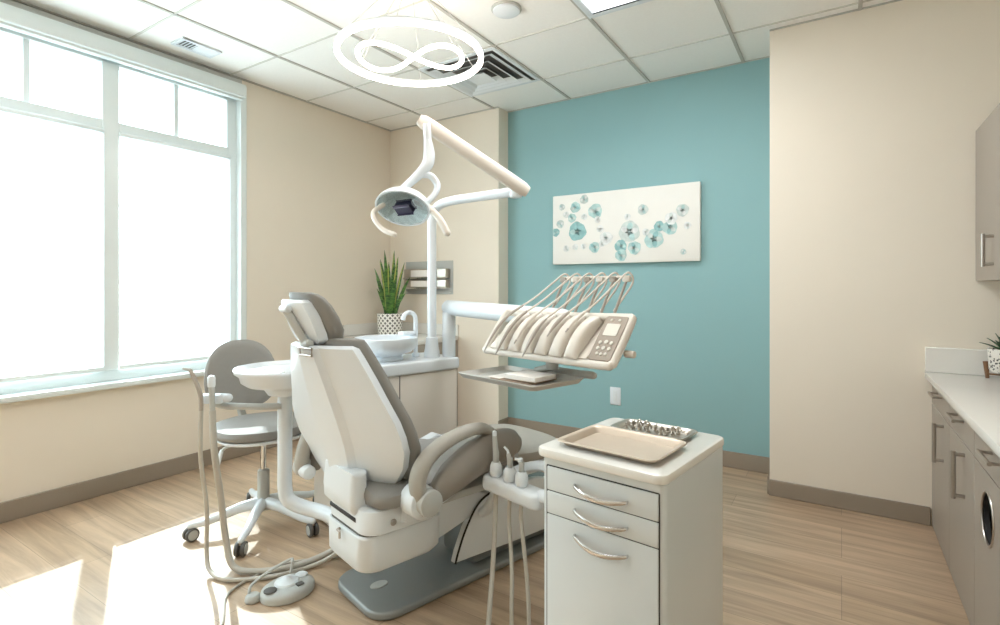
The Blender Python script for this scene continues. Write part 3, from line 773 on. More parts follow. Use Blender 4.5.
# headrest
HZ0, HZ1 = 1.075, 1.285
def yh(z): return -.205 - .42 * (z - 1.08)
bm = B(); rings = []
for z, hw, th in ((1.078, .06, .03), (1.083, .085, .05), (1.10, .108, .075), (1.14, .125, .09), (1.19, .13, .086), (1.235, .126, .074), (1.262, .116, .06), (1.277, .102, .044), (1.284, .075, .022)):
    ring = []
    for k in range(32):
        a = 2 * math.pi * k / 32; c_, s_ = math.cos(a), math.sin(a)
        x = hw * math.copysign(abs(c_) ** .6, c_); q = math.copysign(abs(s_) ** .7, s_)
        ring.append((.0 + x, yh(z) + .035 + .02 * (x / hw) ** 2 + th * (.5 - .5 * q), z))
    rings.append(ring)
loft(bm, rings); hd = obj('headrest', bm, 'grey', chair, mtx=HM)
bm = B(); rings = []
for z, hw, e_ in ((1.084, .05, .01), (1.088, .075, .003), (1.10, .096, 0), (1.13, .108, 0), (1.19, .108, 0), (1.245, .092, 0), (1.256, .08, .006)):
    ring = [(u * hw, yh(z) + .012 * u * u + e_ - (.006 if abs(u) < .5 else 0), z) for u in (-1, -.85, -.5, 0, .5, .85, 1)]
    ring += [(u * (hw - .003), yh(z) + .038 + .016 * u * u - e_, z) for u in (1, .85, .5, 0, -.5, -.85, -1)]
    rings.append(ring)
loft(bm, rings); obj('headrest_shell', bm, 'white', hd, mtx=HM, smooth=30)
bm = B(); tube(bm, [(.0, yh(1.21) - .018, 1.215), (.042, yh(1.10) - .016, 1.10)], [.017, .015], 12, flat=.8); obj('headrest_bar', bm, 'lgrey', hd, mtx=HM)
bm = B(); cyl(bm, (-.035, yh(1.225) - .016, 1.222), (.02, yh(1.22) - .016, 1.222), .0145, 16, .004); obj('release_lever', bm, 'white', hd, mtx=HM)
bm = B(); cyl(bm, (.018, yh(1.09) - .014, 1.092), (.075, yh(1.09) - .014, 1.092), .016, 16, .003); obj('hinge', bm, 'lgrey', hd, mtx=HM)
bm = B(); tube(bm, [(.045, -.248, 1.052), (.115, -.236, 1.052), (.115, -.236, 1.078), (.045, -.248, 1.078)], .005, 8, closed=True); obj('hinge_buckle', bm, 'nickel', hd, mtx=HM)

# instrument holder on the right of the chair
bm = B(); prism(bm, rrect(.345, .66, .37, .455, .03, 5), .487, .548, 'xyz', .016, 3); ih = obj('instrument_holder', bm, 'plastic', chair)
bm = B(); tube(bm, spline([(.42, .45, .54), (.47, .50, .575), (.56, .52, .60), (.66, .50, .60), (.72, .45, .585), (.72, .40, .56), (.64, .415, .535)], 6), .019, 12, flat=1.3); obj('holder_handle', bm, 'plastic', ih)
bm = B(); tube(bm, spline([(.40, .44, .51), (.34, .47, .46), (.26, .50, .36), (.185, .52, .30)], 6), .022, 12); obj('holder_arm', bm, 'plastic', ih)
for x in (.405, .487, .552):
    bm = B(); lathe(bm, [(.019, .5485), (.026, .56), (.024, .59), (.017, .605), (.0135, .605), (.0132, .5486)], 16, (x, .405, 0)); obj('socket', bm, 'plastic', ih)

def chair_instrument(name, label, l, s, z0, z1, hosepts, head, rh_=.0075, kindmat='lgrey', fat=.011):
    t = thing(name, label, 'dental instrument', chw(l, s, z0))
    inv = Matrix.Translation(-Vector(t.location))
    def P(q): return inv @ chw(*q)
    bm = B(); top = (l - .008, s + .0, z1)
    tube(bm, [P((l, s, z0)), P((l, s, z0 + .035)), P((l - .003, s, (z0 + z1) / 2)), P(top)], [fat, fat, fat * .9, fat * .75], 14, round_end=True); obj('body', bm, kindmat, t)
    bm = B(); head(bm, P(top)); obj('tip', bm, 'plastic' if kindmat != 'nickel' else 'nickel', t)
    bm = B(); tube(bm, spline([P(q) for q in hosepts], 10), rh_, 10); obj('hose', bm, 'hose', t)
    return t
def cap_head(bm, p): lathe(bm, [(.0085, -.002), (.009, .01), (.008, .02), (.002, .024)], 12, p)
def bent_head(bm, p): tube(bm, [p, p + Vector((-.004, .0, .016)), p + Vector((-.018, -.004, .03))], [.006, .004], 10)
def flat_head(bm, p):
    cyl(bm, p + Vector((0, 0, -.002)), p + Vector((0, 0, .012)), .011, 14, .003); tube(bm, [p + Vector((0, 0, .006)), p + Vector((-.02, -.006, .008))], .005, 8)
chair_instrument('suction_tube', 'tall pale suction tube standing leftmost in the holder left of the cart', .405, .405, .607, .705,
    [(.405, .405, .484), (.405, .402, .40), (.44, .36, .24), (.48, .31, .12), (.51, .27, .03), (.56, .20, .013)], cap_head, .0095, 'lgrey', .0125)
chair_instrument('air_syringe', 'short grey syringe with bent nozzle, middle one in the holder left of the cart', .487, .405, .607, .65,
    [(.487, .405, .484), (.488, .40, .40), (.53, .375, .24), (.555, .35, .12), (.57, .33, .03), (.60, .25, .013)], bent_head, .0078)
chair_instrument('suction_handpiece', 'stubby white suction handpiece with side nozzle next to the cart edge', .552, .405, .607, .64,
    [(.552, .405, .484), (.555, .40, .42), (.585, .395, .26), (.605, .39, .12), (.62, .37, .03), (.64, .30, .013)], flat_head, .0078)

# ------------------------------------------------------------------ basin unit on the chair's left
U = dict(loc=CH0, rz=CHA)
cus = thing('basin_unit', 'beige and white basin unit with spittoon bowl behind the chair', 'basin unit', CH0, CHA)
bm = B(); box(bm, -.95, -.615, .22, .99, .012, .804, bev=.012); obj('cabinet', bm, 'cream', cus)
bm = B(); box(bm, -.6165, -.612, .578, .582, .02, .80); obj('panel_seam', bm, 'tyre', cus, smooth=0)
bm = B(); prism(bm, rrect(-.97, -.6, .18, 1.005, .03, 5), .805, .874, 'xyz', .012, 3); obj('deck', bm, 'white', cus)
bc = (-.80, .60)
bm = B(); lathe(bm, [(.10, .875), (.103, .882), (.09, .9), (.105, .91), (.15, .925), (.178, .952), (.184, .99), (.184, 1.005), (.180, 1.009), (.172, 1.004), (.168, .97), (.13, .935), (.02, .925), (.001, .925)], 40, (bc[0], bc[1], 0)); obj('bowl', bm, 'white', cus)
bm = B(); tube(bm, spline([(-.80, .805, .875), (-.80, .805, .98), (-.80, .805, 1.10), (-.80, .79, 1.138), (-.80, .755, 1.15), (-.80, .725, 1.135), (-.80, .715, 1.105)], 6), .0135, 12); obj('spout', bm, 'white', cus)
bm = B(); cyl(bm, (-.80, .805, .8745), (-.80, .805, .90), .022, 18, .005); obj('spout_base', bm, 'white', cus)
bm = B(); box(bm, -.84, -.775, .70, .79, 1.0095, 1.035, bev=.01); obj('cup_filler', bm, 'white', cus)

# ------------------------------------------------------------------ operating light (world coordinates)
lp = chw(-.725, .875, .8745)
lamp = thing('operating_light', 'white dental operating light on a tall pole with folding arm', 'dental light', lp)
LI = Matrix.Translation(-lp)
def lt(bm, pts, r, **k): return tube(bm, [LI @ Vector(p) for p in pts], r, **k)
px, py = lp.x, lp.y
bm = B(); lathe(bm, [(.048, 0), (.048, .03), (.042, .06), (.036, .12), (.028, .125)], 24); obj('pole_base', bm, 'white', lamp)
e1 = Vector((-1.52, 2.52, 1.835))
bm = B(); lt(bm, spline([(px, py, .99), (px, py, 1.3), (px, py, 1.62), (px, py, 1.70)], 4) + spline([(px, py, 1.71), (px + .012, py, 1.765), (px + .06, py, 1.808), (px + .15, py + .0, 1.825), (px + .3, py, 1.83), e1], 6), .0275, seg=16); obj('pole', bm, 'white', lamp)
bm = B(); cyl(bm, LI @ (e1 + Vector((0, 0, -.035))), LI @ (e1 + Vector((0, 0, .03))), .034, 22, .006); obj('elbow_joint', bm, 'white', lamp)
a0, a1 = Vector((-1.475, 2.525, 1.845)), Vector((-1.83, 2.10, 2.165))
bm = B(); d_ = (a1 - a0).normalized()
tube(bm, [LI @ (a0 - d_ * .03), LI @ a0, LI @ (a0 + d_ * .1), LI @ (a1 - d_ * .04), LI @ a1, LI @ (a1 + d_ * .025)], [.03, .04, .041, .04, .037, .026], 4 * 5, flat=.62, up=(0, 0, 1), round_end=False); obj('spring_arm', bm, 'cream', lamp)
bm = B(); cyl(bm, LI @ Vector((-1.805, 2.10, 2.15)), LI @ Vector((-1.805, 2.11, 2.06)), .02, 16, .003); obj('swivel_collar', bm, 'white', lamp)
bm = B(); lt(bm, spline([(-1.805, 2.108, 2.07), (-1.803, 2.118, 2.0), (-1.805, 2.108, 1.945), (-1.83, 2.08, 1.895), (-1.86, 2.05, 1.852), (-1.885, 2.02, 1.815), (-1.905, 1.99, 1.785)], 6), [.02, .03, .031, .026, .022, .02, .017], seg=14); obj('yoke', bm, 'white', lamp)
bm = B(); lt(bm, spline([(-1.835, 2.075, 1.885), (-1.80, 2.12, 1.885), (-1.772, 2.145, 1.84), (-1.768, 2.12, 1.785), (-1.785, 2.08, 1.74)], 6), [.018, .019, .016, .015], seg=12); obj('yoke', bm, 'white', lamp)
# head: dished visor, opening down and towards the camera
hc = Vector((-1.845, 1.96, 1.695))
hn = Vector((.12, -.60, -.74)).normalized()          # looking direction of the dish
hx = Vector((.8406, .5417, 0)); hx = (Matrix.Rotation(R(20), 4, hn) @ (hx - hn * hx.dot(hn)).normalized()); hy = hn.cross(hx)
def HP(u, v, w): return LI @ (hc + hx * u + hy * v + hn * w)
def dish(bm, a, b_, depth, th, n=36, m=7):
    rings = []
    for j in range(m + 1):
        f = j / m; rr = math.sin(f * math.pi / 2); ww = -depth * math.cos(f * math.pi / 2)
        rings.append([HP(a * rr * math.cos(t_) + 1e-4 * math.cos(t_), b_ * rr * math.sin(t_) + 1e-4 * math.sin(t_), ww) for t_ in [2 * math.pi * k / n for k in range(n)]])
    for j in range(m, -1, -1):
        f = j / m; rr = math.sin(f * math.pi / 2) ; ww = -(depth - th) * math.cos(f * math.pi / 2)
        rings.append([HP((a - th) * rr * math.cos(t_) + 1e-4 * math.cos(t_), (b_ - th) * rr * math.sin(t_) + 1e-4 * math.sin(t_), ww) for t_ in [2 * math.pi * k / n for k in range(n)]])
    return loft(bm, rings)
bm = B(); dish(bm, .15, .12, .095, .010); hs = obj('lamp_head', bm, 'white', lamp)
bm = B(); rings = []
for j in range(6):
    f = j / 5; rr = .18 + .82 * f
    rings.append([HP((.137 * rr) * math.cos(t_) * (1 + .02 * (k % 2)), .107 * rr * math.sin(t_) * (1 + .02 * (k % 2)), -.064 * math.cos(f * math.pi / 2) - .004 * ((j + k) % 2)) for k, t_ in enumerate([2 * math.pi * k / 32 for k in range(32)])])
loft(bm, rings, cap1=False); obj('reflector', bm, 'reflect', hs, smooth=0)
bm = B(); rings = [[HP(.139 * math.cos(t_), .109 * math.sin(t_), w) for t_ in [2 * math.pi * k / 32 for k in range(32)]] for w in (-.004, -.001)]
loft(bm, rings); obj('lens_cover', bm, 'clear', hs)
bm = B(); mm = Matrix.Translation(LI @ (hc + hx * .012)) @ Matrix((hx, hy, hn)).transposed().to_4x4()
box(bm, -.036, .036, -.024, .024, -.03, .012, bev=.01, mtx=mm); obj('sensor_block', bm, 'navy', hs)
bm = B(); lt(bm, spline([(-1.925, 1.91, 1.715), (-1.938, 1.86, 1.675), (-1.905, 1.835, 1.63), (-1.845, 1.83, 1.58), (-1.775, 1.833, 1.552)], 6), .0125, seg=12, round_end=True); obj('handle', bm, 'cream', hs)
bm = B(); lt(bm, spline([(-1.80, 2.02, 1.735), (-1.745, 2.035, 1.706), (-1.681, 2.034, 1.656), (-1.64, 2.03, 1.61), (-1.614, 2.029, 1.568)], 6), [.015, .018, .018, .017], seg=12, round_end=True); obj('handle', bm, 'cream', hs)

# ------------------------------------------------------------------ delivery unit (chair frame)
du = thing('delivery_unit', 'cream dental delivery unit with whip arms and control panel over the chair', 'delivery unit', CH0, CHA)
bm = B(); cyl(bm, (-.677, .97, .8745), (-.677, .97, 1.15), .041, 24, .004); obj('mounting_post', bm, 'white', du)
b0, b1 = Vector((-.71, .98, 1.177)), Vector((.42, .80, 1.163))
bm = B(); tube(bm, [b0, b0 + (b1 - b0) * .01, b0 + (b1 - b0) * .5, b1], [.038, .047, .047, .044], 20, flat=.9, up=(0, 0, 1), round_end=True); obj('support_arm', bm, 'white', du)
sl = Vector((0, .62, .785)); nr = Vector((0, -.785, .62))       # slope of the tilted bed and its outward normal
f0 = Vector((0, .635, 1.03))
def DP(l, a, n): v = f0 + sl * a + nr * n; return Vector((l, v.y, v.z))
bm = B()
prism(bm, [(.605, 1.028), (.70, 1.105), (.775, 1.16), (.83, 1.165), (.87, 1.15), (.85, 1.06), (.74, .998), (.65, .998)], .125, .70, 'yzx', .012); obj('bed', bm, 'cream', du)
f1, sl1, nr1 = Vector((0, .60, 1.035)), Vector((0, .78, .626)), Vector((0, -.626, .78))
def DQ(l, a, n): v = f1 + sl1 * a + nr1 * n; return Vector((l, v.y, v.z))
LS = [.285, .357, .43, .503, .575, .645]
for i in range(6):
    l0 = .183 + .0815 * i
    bm = B(); rings = []
    for a, h in ((-.012, .006), (0.0, .022), (.05, .045), (.10, .052), (.15, .05), (.20, .034), (.24, .008)):
        ring = []
        for k in range(16):
            t_ = math.pi * k / 15
            ring.append(DQ(l0 + .04 - .032 * math.copysign(abs(math.cos(t_)) ** .6, math.cos(t_)), a, -.004 + h * math.sin(t_) ** .7))
        rings.append(ring)
    loft(bm, rings); obj('cradle', bm, 'cream', du)
bm = B(); loop_ = [DP(.09, -.01, .0), DP(.10, -.028, .004), DP(.14, -.03, .004), DP(.45, -.03, .004), DP(.77, -.03, .004), DP(.808, -.022, .004), DP(.812, .0, .0), DP(.812, .17, .0), DP(.80, .195, .0), DP(.77, .198, -.004), DP(.45, .198, -.012), DP(.15, .198, -.01), DP(.105, .195, -.004), DP(.09, .175, 0)]
tube(bm, spline(loop_, 5, closed=True), .0165, 12, closed=True); obj('frame_rail', bm, 'cream', du)
bm = B(); loft(bm, [[DP(l, a, n) for l, a in rrect(.700 + q, .808 - q, -.018 + q, .19 - q, .012, 4)] for n, q in ((-.02, .004), (.012, 0), (.018, .003))]); cp = obj('control_panel', bm, 'panel', du)
bm = B(); loft(bm, [[DP(l, a, n) for l, a in rrect(.722, .786, .095, .15, .004, 3)] for n in (.0185, .0205)]); obj('screen', bm, 'screen', cp)
for l, a, r_ in ((.728, .062, .008), (.754, .066, .009), (.78, .062, .008), (.728, .036, .008), (.754, .038, .009), (.78, .036, .008), (.735, .012, .007), (.754, .01, .007), (.774, .012, .007), (.735, .168, .006), (.772, .168, .006)):
    bm = B(); loft(bm, [[DP(l + r_ * q * math.cos(t_), a + r_ * q * math.sin(t_), n) for t_ in [2 * math.pi * k / 12 for k in range(12)]] for n, q in ((.0182, 1), (.021, .95), (.0215, .7))]); obj('button', bm, 'screen', cp)
bm = B(); cyl(bm, (.812, .70, 1.05), (.855, .70, 1.05), .014, 14, .004); obj('side_knob', bm, 'cream', du)
for i, l in enumerate(LS):
    top = (l + .008, .955, 1.345)
    bm = B(); tube(bm, spline([(l, .845, 1.155), (l + .002, .875, 1.215), (l + .006, .935, 1.32), top], 4), [.007, .006, .005], 8); wh = obj('whip_arm', bm, 'hosed', du)
    bm = B(); box(bm, l - .012, l + .026, .932, .954, 1.326, 1.352, bev=.006); obj('hose_guide', bm, 'cream' if i % 2 else 'hosed', wh)
bm = B(); tube(bm, [(.28, .943, 1.349), (.665, .943, 1.349)], .0055, 8); obj('guide_rail', bm, 'cream', du)
# tray and its arm below
bm = B(); cyl(bm, (.42, .72, .944), (.42, .72, 1.002), .028, 20, .004); obj('tray_joint', bm, 'lgrey', du)
bm = B(); tube(bm, [(.42, .72, .955), (.34, .70, .93)], .016, 12, flat=1.2); obj('tray_arm', bm, 'lgrey', du)
bm = B(); tube(bm, [(.34, .775, .93), (.59, .79, .93)], .016, 12, flat=1.2, round_end=True); obj('tray_handle', bm, 'lgrey', du)
bm = B(); rings = []
for q, z in ((.012, .905), (.003, .906), (-.006, .918), (-.01, .924), (-.013, .924), (-.013, .921), (-.008, .916), (.002, .902), (.012, .902)):
    rings.append([(x, y, z) for x, y in rrect(.11 + q, .57 - q, .45 + q, .74 - q, .025, 5)])
loft(bm, rings); obj('tray', bm, 'trayl', du)
# handpieces lying in the bed, hose up to the whip arm
HPK = [('long slim grey handpiece hanging leftmost from the delivery unit', -.045, .25, 'hosed', .0065), ('grey turbine handpiece, second from left on the delivery unit', -.05, .19, 'hosed', .0075),
       ('cream handpiece, third from left on the delivery unit', .01, .2, 'cream', .008), ('steel-tipped handpiece lying in the middle right of the delivery unit', -.045, .14, 'nickel', .008),
       ('short brown-grey handpiece, second from right on the delivery unit', .06, .2, 'hosed', .008), ('cream syringe handpiece nearest the control panel of the delivery unit', .09, .21, 'cream', .008)]
for i, (lab, a_lo, a_hi, mt, rr) in enumerate(HPK):
    l = .181 + .0815 * i; lt_ = LS[i] + .008
    o = chw(*DQ(l, a_lo, .04)); t = thing('dental_handpiece', lab, 'dental handpiece', o, group='handpieces on the delivery unit')
    inv = Matrix.Translation(-o) @ CM
    hgt = lambda a: .032 + .028 * math.sin(max(0, min(1, (a + .05) / .3)) * math.pi)
    aa = [a_lo + (a_hi - a_lo) * k / 6 for k in range(7)]
    pts = [inv @ DQ(l, a, hgt(a)) for a in aa]
    bm = B(); tube(bm, pts, [rr * .55, rr * .8, rr, rr * 1.1, rr, rr * .95, rr * .8], 12, round_end=True); obj('body', bm, mt, t)
    q = pts[0]; dd = (pts[0] - pts[1]).normalized()
    bm = B(); tube(bm, [q + dd * .003, q + dd * .022], [rr * .5, rr * .35], 8); obj('tip', bm, 'nickel', t)
    top = inv @ Vector((lt_, .948, 1.367)); e_ = DQ(l, a_hi, hgt(a_hi))
    tv = Vector((lt_, .945, 1.366)); mid = inv @ (e_ + (tv - e_) * .33 + Vector((0, 0, -.006))); mid2 = inv @ (e_ + (tv - e_) * .75 + Vector((0, 0, .0)))
    bm = B(); tube(bm, spline([inv @ e_, mid, mid2, top, inv @ Vector((lt_ + .006, .978, 1.345)), inv @ Vector((lt_ - .002, .978, 1.31)), inv @ Vector((lt_ - .02, .935, 1.25)), inv @ Vector((lt_ - .034, .895, 1.20))], 7), .0046, 8); obj('hose', bm, 'cream', t)
# papers on the tray
fz = .9062
t = thing('folder', 'brown card folder lying on the delivery unit tray', 'folder', chw(.37, .60, fz), CHA + R(4))
bm = B(); box(bm, -.13, .10, -.08, .08, 0, .003, bev=.001, seg=1); obj('cover', bm, 'folder', t)
bm = B(); box(bm, -.155, -.08, -.075, .075, .0032, .006, bev=.0008, seg=1); obj('sheet', bm, 'paper', t)
t = thing('notepad', 'thick white notepad lying on the folder on the tray', 'notepad', chw(.40, .605, fz + .0065), CHA + R(4))
bm = B(); box(bm, -.085, .085, -.07, .07, .002, .022, bev=.002, seg=1); obj('pages', bm, 'paper', t)
bm = B(); box(bm, -.087, .087, -.072, .072, 0, .0018, bev=.0006, seg=1); obj('backing_card', bm, 'folder', t)

# ------------------------------------------------------------------ assistant stand on the left (world coordinates)
ao = Vector((-2.207, 1.552, 0))
ast = thing('assistant_stand', 'white post with round tray and tool bracket left of the chair back', 'assistant stand', ao)
AI = Matrix.Translation(-ao)
cj = chw(-.159, .06, .27)
bm = B(); tube(bm, spline([AI @ Vector((-2.207, 1.552, .80)), AI @ Vector((-2.207, 1.552, .5)), AI @ Vector((-2.207, 1.552, .36)), AI @ Vector((-2.19, 1.562, .30)), AI @ Vector((-2.13, 1.59, .272)), AI @ Vector((-2.0, 1.61, .266)), AI @ cj], 7), .033, 18); obj('post', bm, 'white', ast)
bm = B(); cyl(bm, AI @ (cj + Vector((-.06, .02, 0))), AI @ (cj + Vector((-.002, .001, 0))), .042, 18, .005); obj('swivel_mount', bm, 'white', ast)
tc_ = Vector((-2.20, 1.56, 0))
bm = B(); lathe(bm, [(.04, .80), (.085, .803), (.10, .825), (.12, .84), (.175, .85), (.2, .868), (.208, .895), (.228, .91), (.232, .924), (.229, .931), (.22, .932), (.21, .924), (.2, .912), (.001, .91)], 44, AI @ tc_); tb = obj('round_tray', bm, 'white', ast)
bm = B(); prism(bm, rrect(-.045, .04, -.02, .02, .008, 4), .858, .905, 'xyz', .005); bm.transform(Matrix.Translation(AI @ Vector((-2.345, 1.475, 0))) @ Matrix.Rotation(R(32), 4, 'Z')); obj('tray_clip', bm, 'white', tb)
for k, (a, r_) in enumerate(((200, .12), (225, .13), (250, .12), (280, .11), (310, .1))):
    bm = B(); c_ = AI @ (tc_ + Vector((r_ * math.cos(R(a)), r_ * math.sin(R(a)), .9155))); cyl(bm, c_, c_ + Vector((0, 0, .006)), .016, 14, .002); obj('tray_button', bm, 'lgrey', tb)
bm = B(); tube(bm, spline([AI @ Vector((-2.2, 1.53, .748)), AI @ Vector((-2.27, 1.45, .752)), AI @ Vector((-2.36, 1.36, .762)), AI @ Vector((-2.378, 1.325, .775)), AI @ Vector((-2.37, 1.318, .79))], 6), .015, 12, flat=1.4); obj('bracket_arm', bm, 'lgrey', ast)
hx_ = Vector((.84, .54, 0)); hcx = Vector((-2.383, 1.318, .803))
bm = B(); tube(bm, [AI @ (hcx - hx_ * .05), AI @ (hcx + hx_ * .058)], .02, 14, flat=1.1, round_end=True); hb = obj('tool_bracket', bm, 'white', ast)
for q in (-.022, .03):
    bm = B(); c_ = hcx + hx_ * q + Vector((.012, -.02, 0)); cyl(bm, AI @ (c_ + Vector((0, 0, -.02))), AI @ (c_ + Vector((0, 0, .02))), .017, 14, .004); obj('tool_clip', bm, 'white', hb)

# the two tools in the bracket with hoses looping on the floor
c1 = hcx + hx_ * (-.022) + Vector((.018, -.053, 0)); c2 = hcx + hx_ * .03 + Vector((.018, -.055, 0))
chh = chw(-.167, .2, .24)
t = thing('suction_handpiece', 'grey bent suction handpiece at the left end of the tool bracket', 'dental instrument', c1)
I_ = Matrix.Translation(-c1)
bm = B(); tube(bm, spline([I_ @ (c1 + Vector((.004, .0, -.05))), I_ @ (c1 + Vector((0, 0, .02))), I_ @ (c1 + Vector((-.018, -.014, .09))), I_ @ (c1 + Vector((-.036, -.026, .135)))], 5), [.009, .01, .009, .008], 12); obj('body', bm, 'hosed', t)
bm = B(); tube(bm, [I_ @ (c1 + Vector((-.036, -.026, .135))), I_ @ (c1 + Vector((-.06, -.045, .142)))], [.007, .005], 8); obj('tip', bm, 'lgrey', t)
bm = B(); tube(bm, spline([I_ @ Vector(p) for p in (c1 + Vector((.004, 0, -.045)), c1 + Vector((0, 0, -.25)), (-2.42, 1.30, .30), (-2.44, 1.31, .10), (-2.39, 1.30, .025), (-2.27, 1.32, .012), (-2.13, 1.45, .012), (-2.06, 1.60, .013), (-1.985, 1.66, .06), (-1.90, 1.66, .15), tuple(chh))], 9), .0095, 10); obj('hose', bm, 'hose', t)
t = thing('suction_handpiece', 'thick white suction handpiece upright at the right end of the tool bracket', 'dental instrument', c2)
I_ = Matrix.Translation(-c2)
bm = B(); tube(bm, [I_ @ (c2 + Vector((0.004, 0, -.05))), I_ @ (c2 + Vector((0, 0, .05))), I_ @ (c2 + Vector((-.004, 0, .10)))], [.012, .013, .012], 14, round_end=True); obj('body', bm, 'lgrey', t)
bm = B(); lathe(bm, [(.015, .06), (.0165, .068), (.0165, .10), (.012, .108)], 14, (-.003, 0, 0)); obj('valve_collar', bm, 'plastic', t)
bm = B(); tube(bm, spline([I_ @ Vector(p) for p in (c2 + Vector((.004, 0, -.045)), c2 + Vector((.02, .0, -.22)), (-2.36, 1.33, .36), (-2.37, 1.36, .15), (-2.33, 1.37, .035), (-2.24, 1.41, .017), (-2.13, 1.53, .017), (-2.07, 1.67, .03), (-1.98, 1.745, .1), (-1.88, 1.74, .2), tuple(chw(-.17, .27, .26)))], 9), .014, 12); obj('hose', bm, 'hose', t)

# foot control and its cable
fo = Vector((-1.985, 1.41, 0))
t = thing('foot_control', 'grey oval foot control pedal on the floor by the hoses', 'foot pedal', fo, R(80))
bm = B(); loft(bm, [[(.112 * q * math.cos(a), .092 * q * math.sin(a), z) for a in [2 * math.pi * k / 40 for k in range(40)]] for z, q in ((.001, .97), (.004, 1), (.022, 1), (.03, .97), (.038, .86), (.042, .7))]); fb = obj('body', bm, 'lgrey', t)
bm = B(); lathe(bm, [(.05, .042), (.045, .05), (.02, .058), (.008, .066), (.001, .067)], 28, (.0, .012, 0)); obj('dome_switch', bm, 'plastic', t)
bm = B(); lathe(bm, [(.026, .0422), (.026, .046), (.02, .049), (.001, .049)], 24, (-.078, -.005, 0)); obj('round_button', bm, 'tyre', t)
bm = B(); lathe(bm, [(.026, .0422), (.026, .046), (.02, .05), (.001, .05)], 24, (.07, .02, 0)); obj('round_button', bm, 'plastic', t)
bm = B(); box(bm, .015, .045, -.06, -.035, .041, .049, bev=.003); obj('toggle', bm, 'tyre', t)
bm = B(); lathe(bm, [(.03, .001), (.032, .005), (.03, .02), (.022, .028), (.001, .03)], 24, (-.125, .05, 0)); obj('side_pedal', bm, 'lgrey', t)
bm = B(); tube(bm, spline([(-.135, .065, .03), (-.115, .085, .05), (-.05, .07, .085), (.03, .045, .115), (.035, .03, .11), (.02, .018, .07)], 7), .006, 10); obj('carry_handle', bm, 'lgrey', t)
o = Vector((-2.0, 1.14, 0)); t = thing('floor_cable', 'thin pale cable snaking over the floor to the chair base', 'cable', o)
bm = B(); tube(bm, spline([Vector(p) - o for p in ((-1.93, 1.02, .006), (-2.0, 1.13, .006), (-2.15, 1.23, .006), (-2.20, 1.30, .006), (-2.215, 1.415, .006), (-2.19, 1.56, .006), (-2.06, 1.70, .006), (-1.95, 1.78, .006), (-1.88, 1.77, .006), (-1.84, 1.68, .006))], 8), .0055, 8); obj('cord', bm, 'hose', t)

# ------------------------------------------------------------------ stool
so = Vector((-2.672, 1.745, 0))
t = stool = thing('stool', 'grey upholstered operator stool on casters by the window', 'stool', so)
for a in (-114, -50, 10, 84, 158):
    c_, s_ = math.cos(R(a)), math.sin(R(a))
    bm = B(); tube(bm, [(.03 * c_, .03 * s_, .125), (.12 * c_, .12 * s_, .118), (.27 * c_, .27 * s_, .082), (.345 * c_, .345 * s_, .076)], [.032, .028, .02, .017], 12, flat=.9, up=(0, 0, 1), round_end=True); lg = obj('base_leg', bm, 'white', t)
    bm = B(); p = Vector((.345 * c_, .345 * s_, 0)); cyl(bm, p + Vector((0, 0, .055)), p + Vector((0, 0, .085)), .012, 12); cs = obj('caster', bm, 'steel', lg)
    q = Vector((-s_, c_, 0)); q = (q * .6 + Vector((.84, .54, 0)) * .4 * (1 if q.dot(Vector((.84, .54, 0))) > 0 else -1)).normalized()
    for sg in (-1, 1):
        bm = B(); cyl(bm, p + q * .006 * sg + Vector((0, 0, .034)), p + q * .024 * sg + Vector((0, 0, .034)), .034, 22, .004); wv = obj('wheel', bm, 'tyre', lg)
        bm = B(); cyl(bm, p + q * .0242 * sg + Vector((0, 0, .034)), p + q * .026 * sg + Vector((0, 0, .034)), .025, 18, .001); obj('wheel_cap', bm, 'lgrey', lg)
bm = B(); lathe(bm, [(.045, .09), (.045, .135), (.034, .15), (.031, .16), (.031, .30), (.026, .305)], 22); obj('gas_column', bm, 'lgrey', t)
bm = B(); lathe(bm, [(.016, .30), (.016, .47)], 16); obj('piston', bm, 'chrome', t)
bm = B(); lathe(bm, [(.05, .455), (.07, .462), (.11, .475), (.16, .487), (.16, .49)], 24); obj('seat_mechanism', bm, 'tyre', t)
SA = R(-22)
def sring(rx, ry, z, sh=0): return [(rx * math.copysign(abs(math.cos(a)) ** .85, math.cos(a)) + sh, ry * math.copysign(abs(math.sin(a)) ** .85, math.sin(a)), z + .0) for a in [2 * math.pi * k / 36 for k in range(36)]]
RM = Matrix.Rotation(SA, 4, 'Z')
bm = B(); loft(bm, [sring(.17, .17, .485), sring(.215, .225, .492), sring(.23, .24, .505), sring(.228, .238, .512)]); obj('seat_shell', bm, 'white', t, mtx=RM)
bm = B(); loft(bm, [sring(.215, .225, .512), sring(.235, .245, .52), sring(.242, .252, .54), sring(.235, .245, .562), sring(.2, .21, .574), sring(.1, .11, .572)]); obj('seat', bm, 'grey', t, mtx=RM)
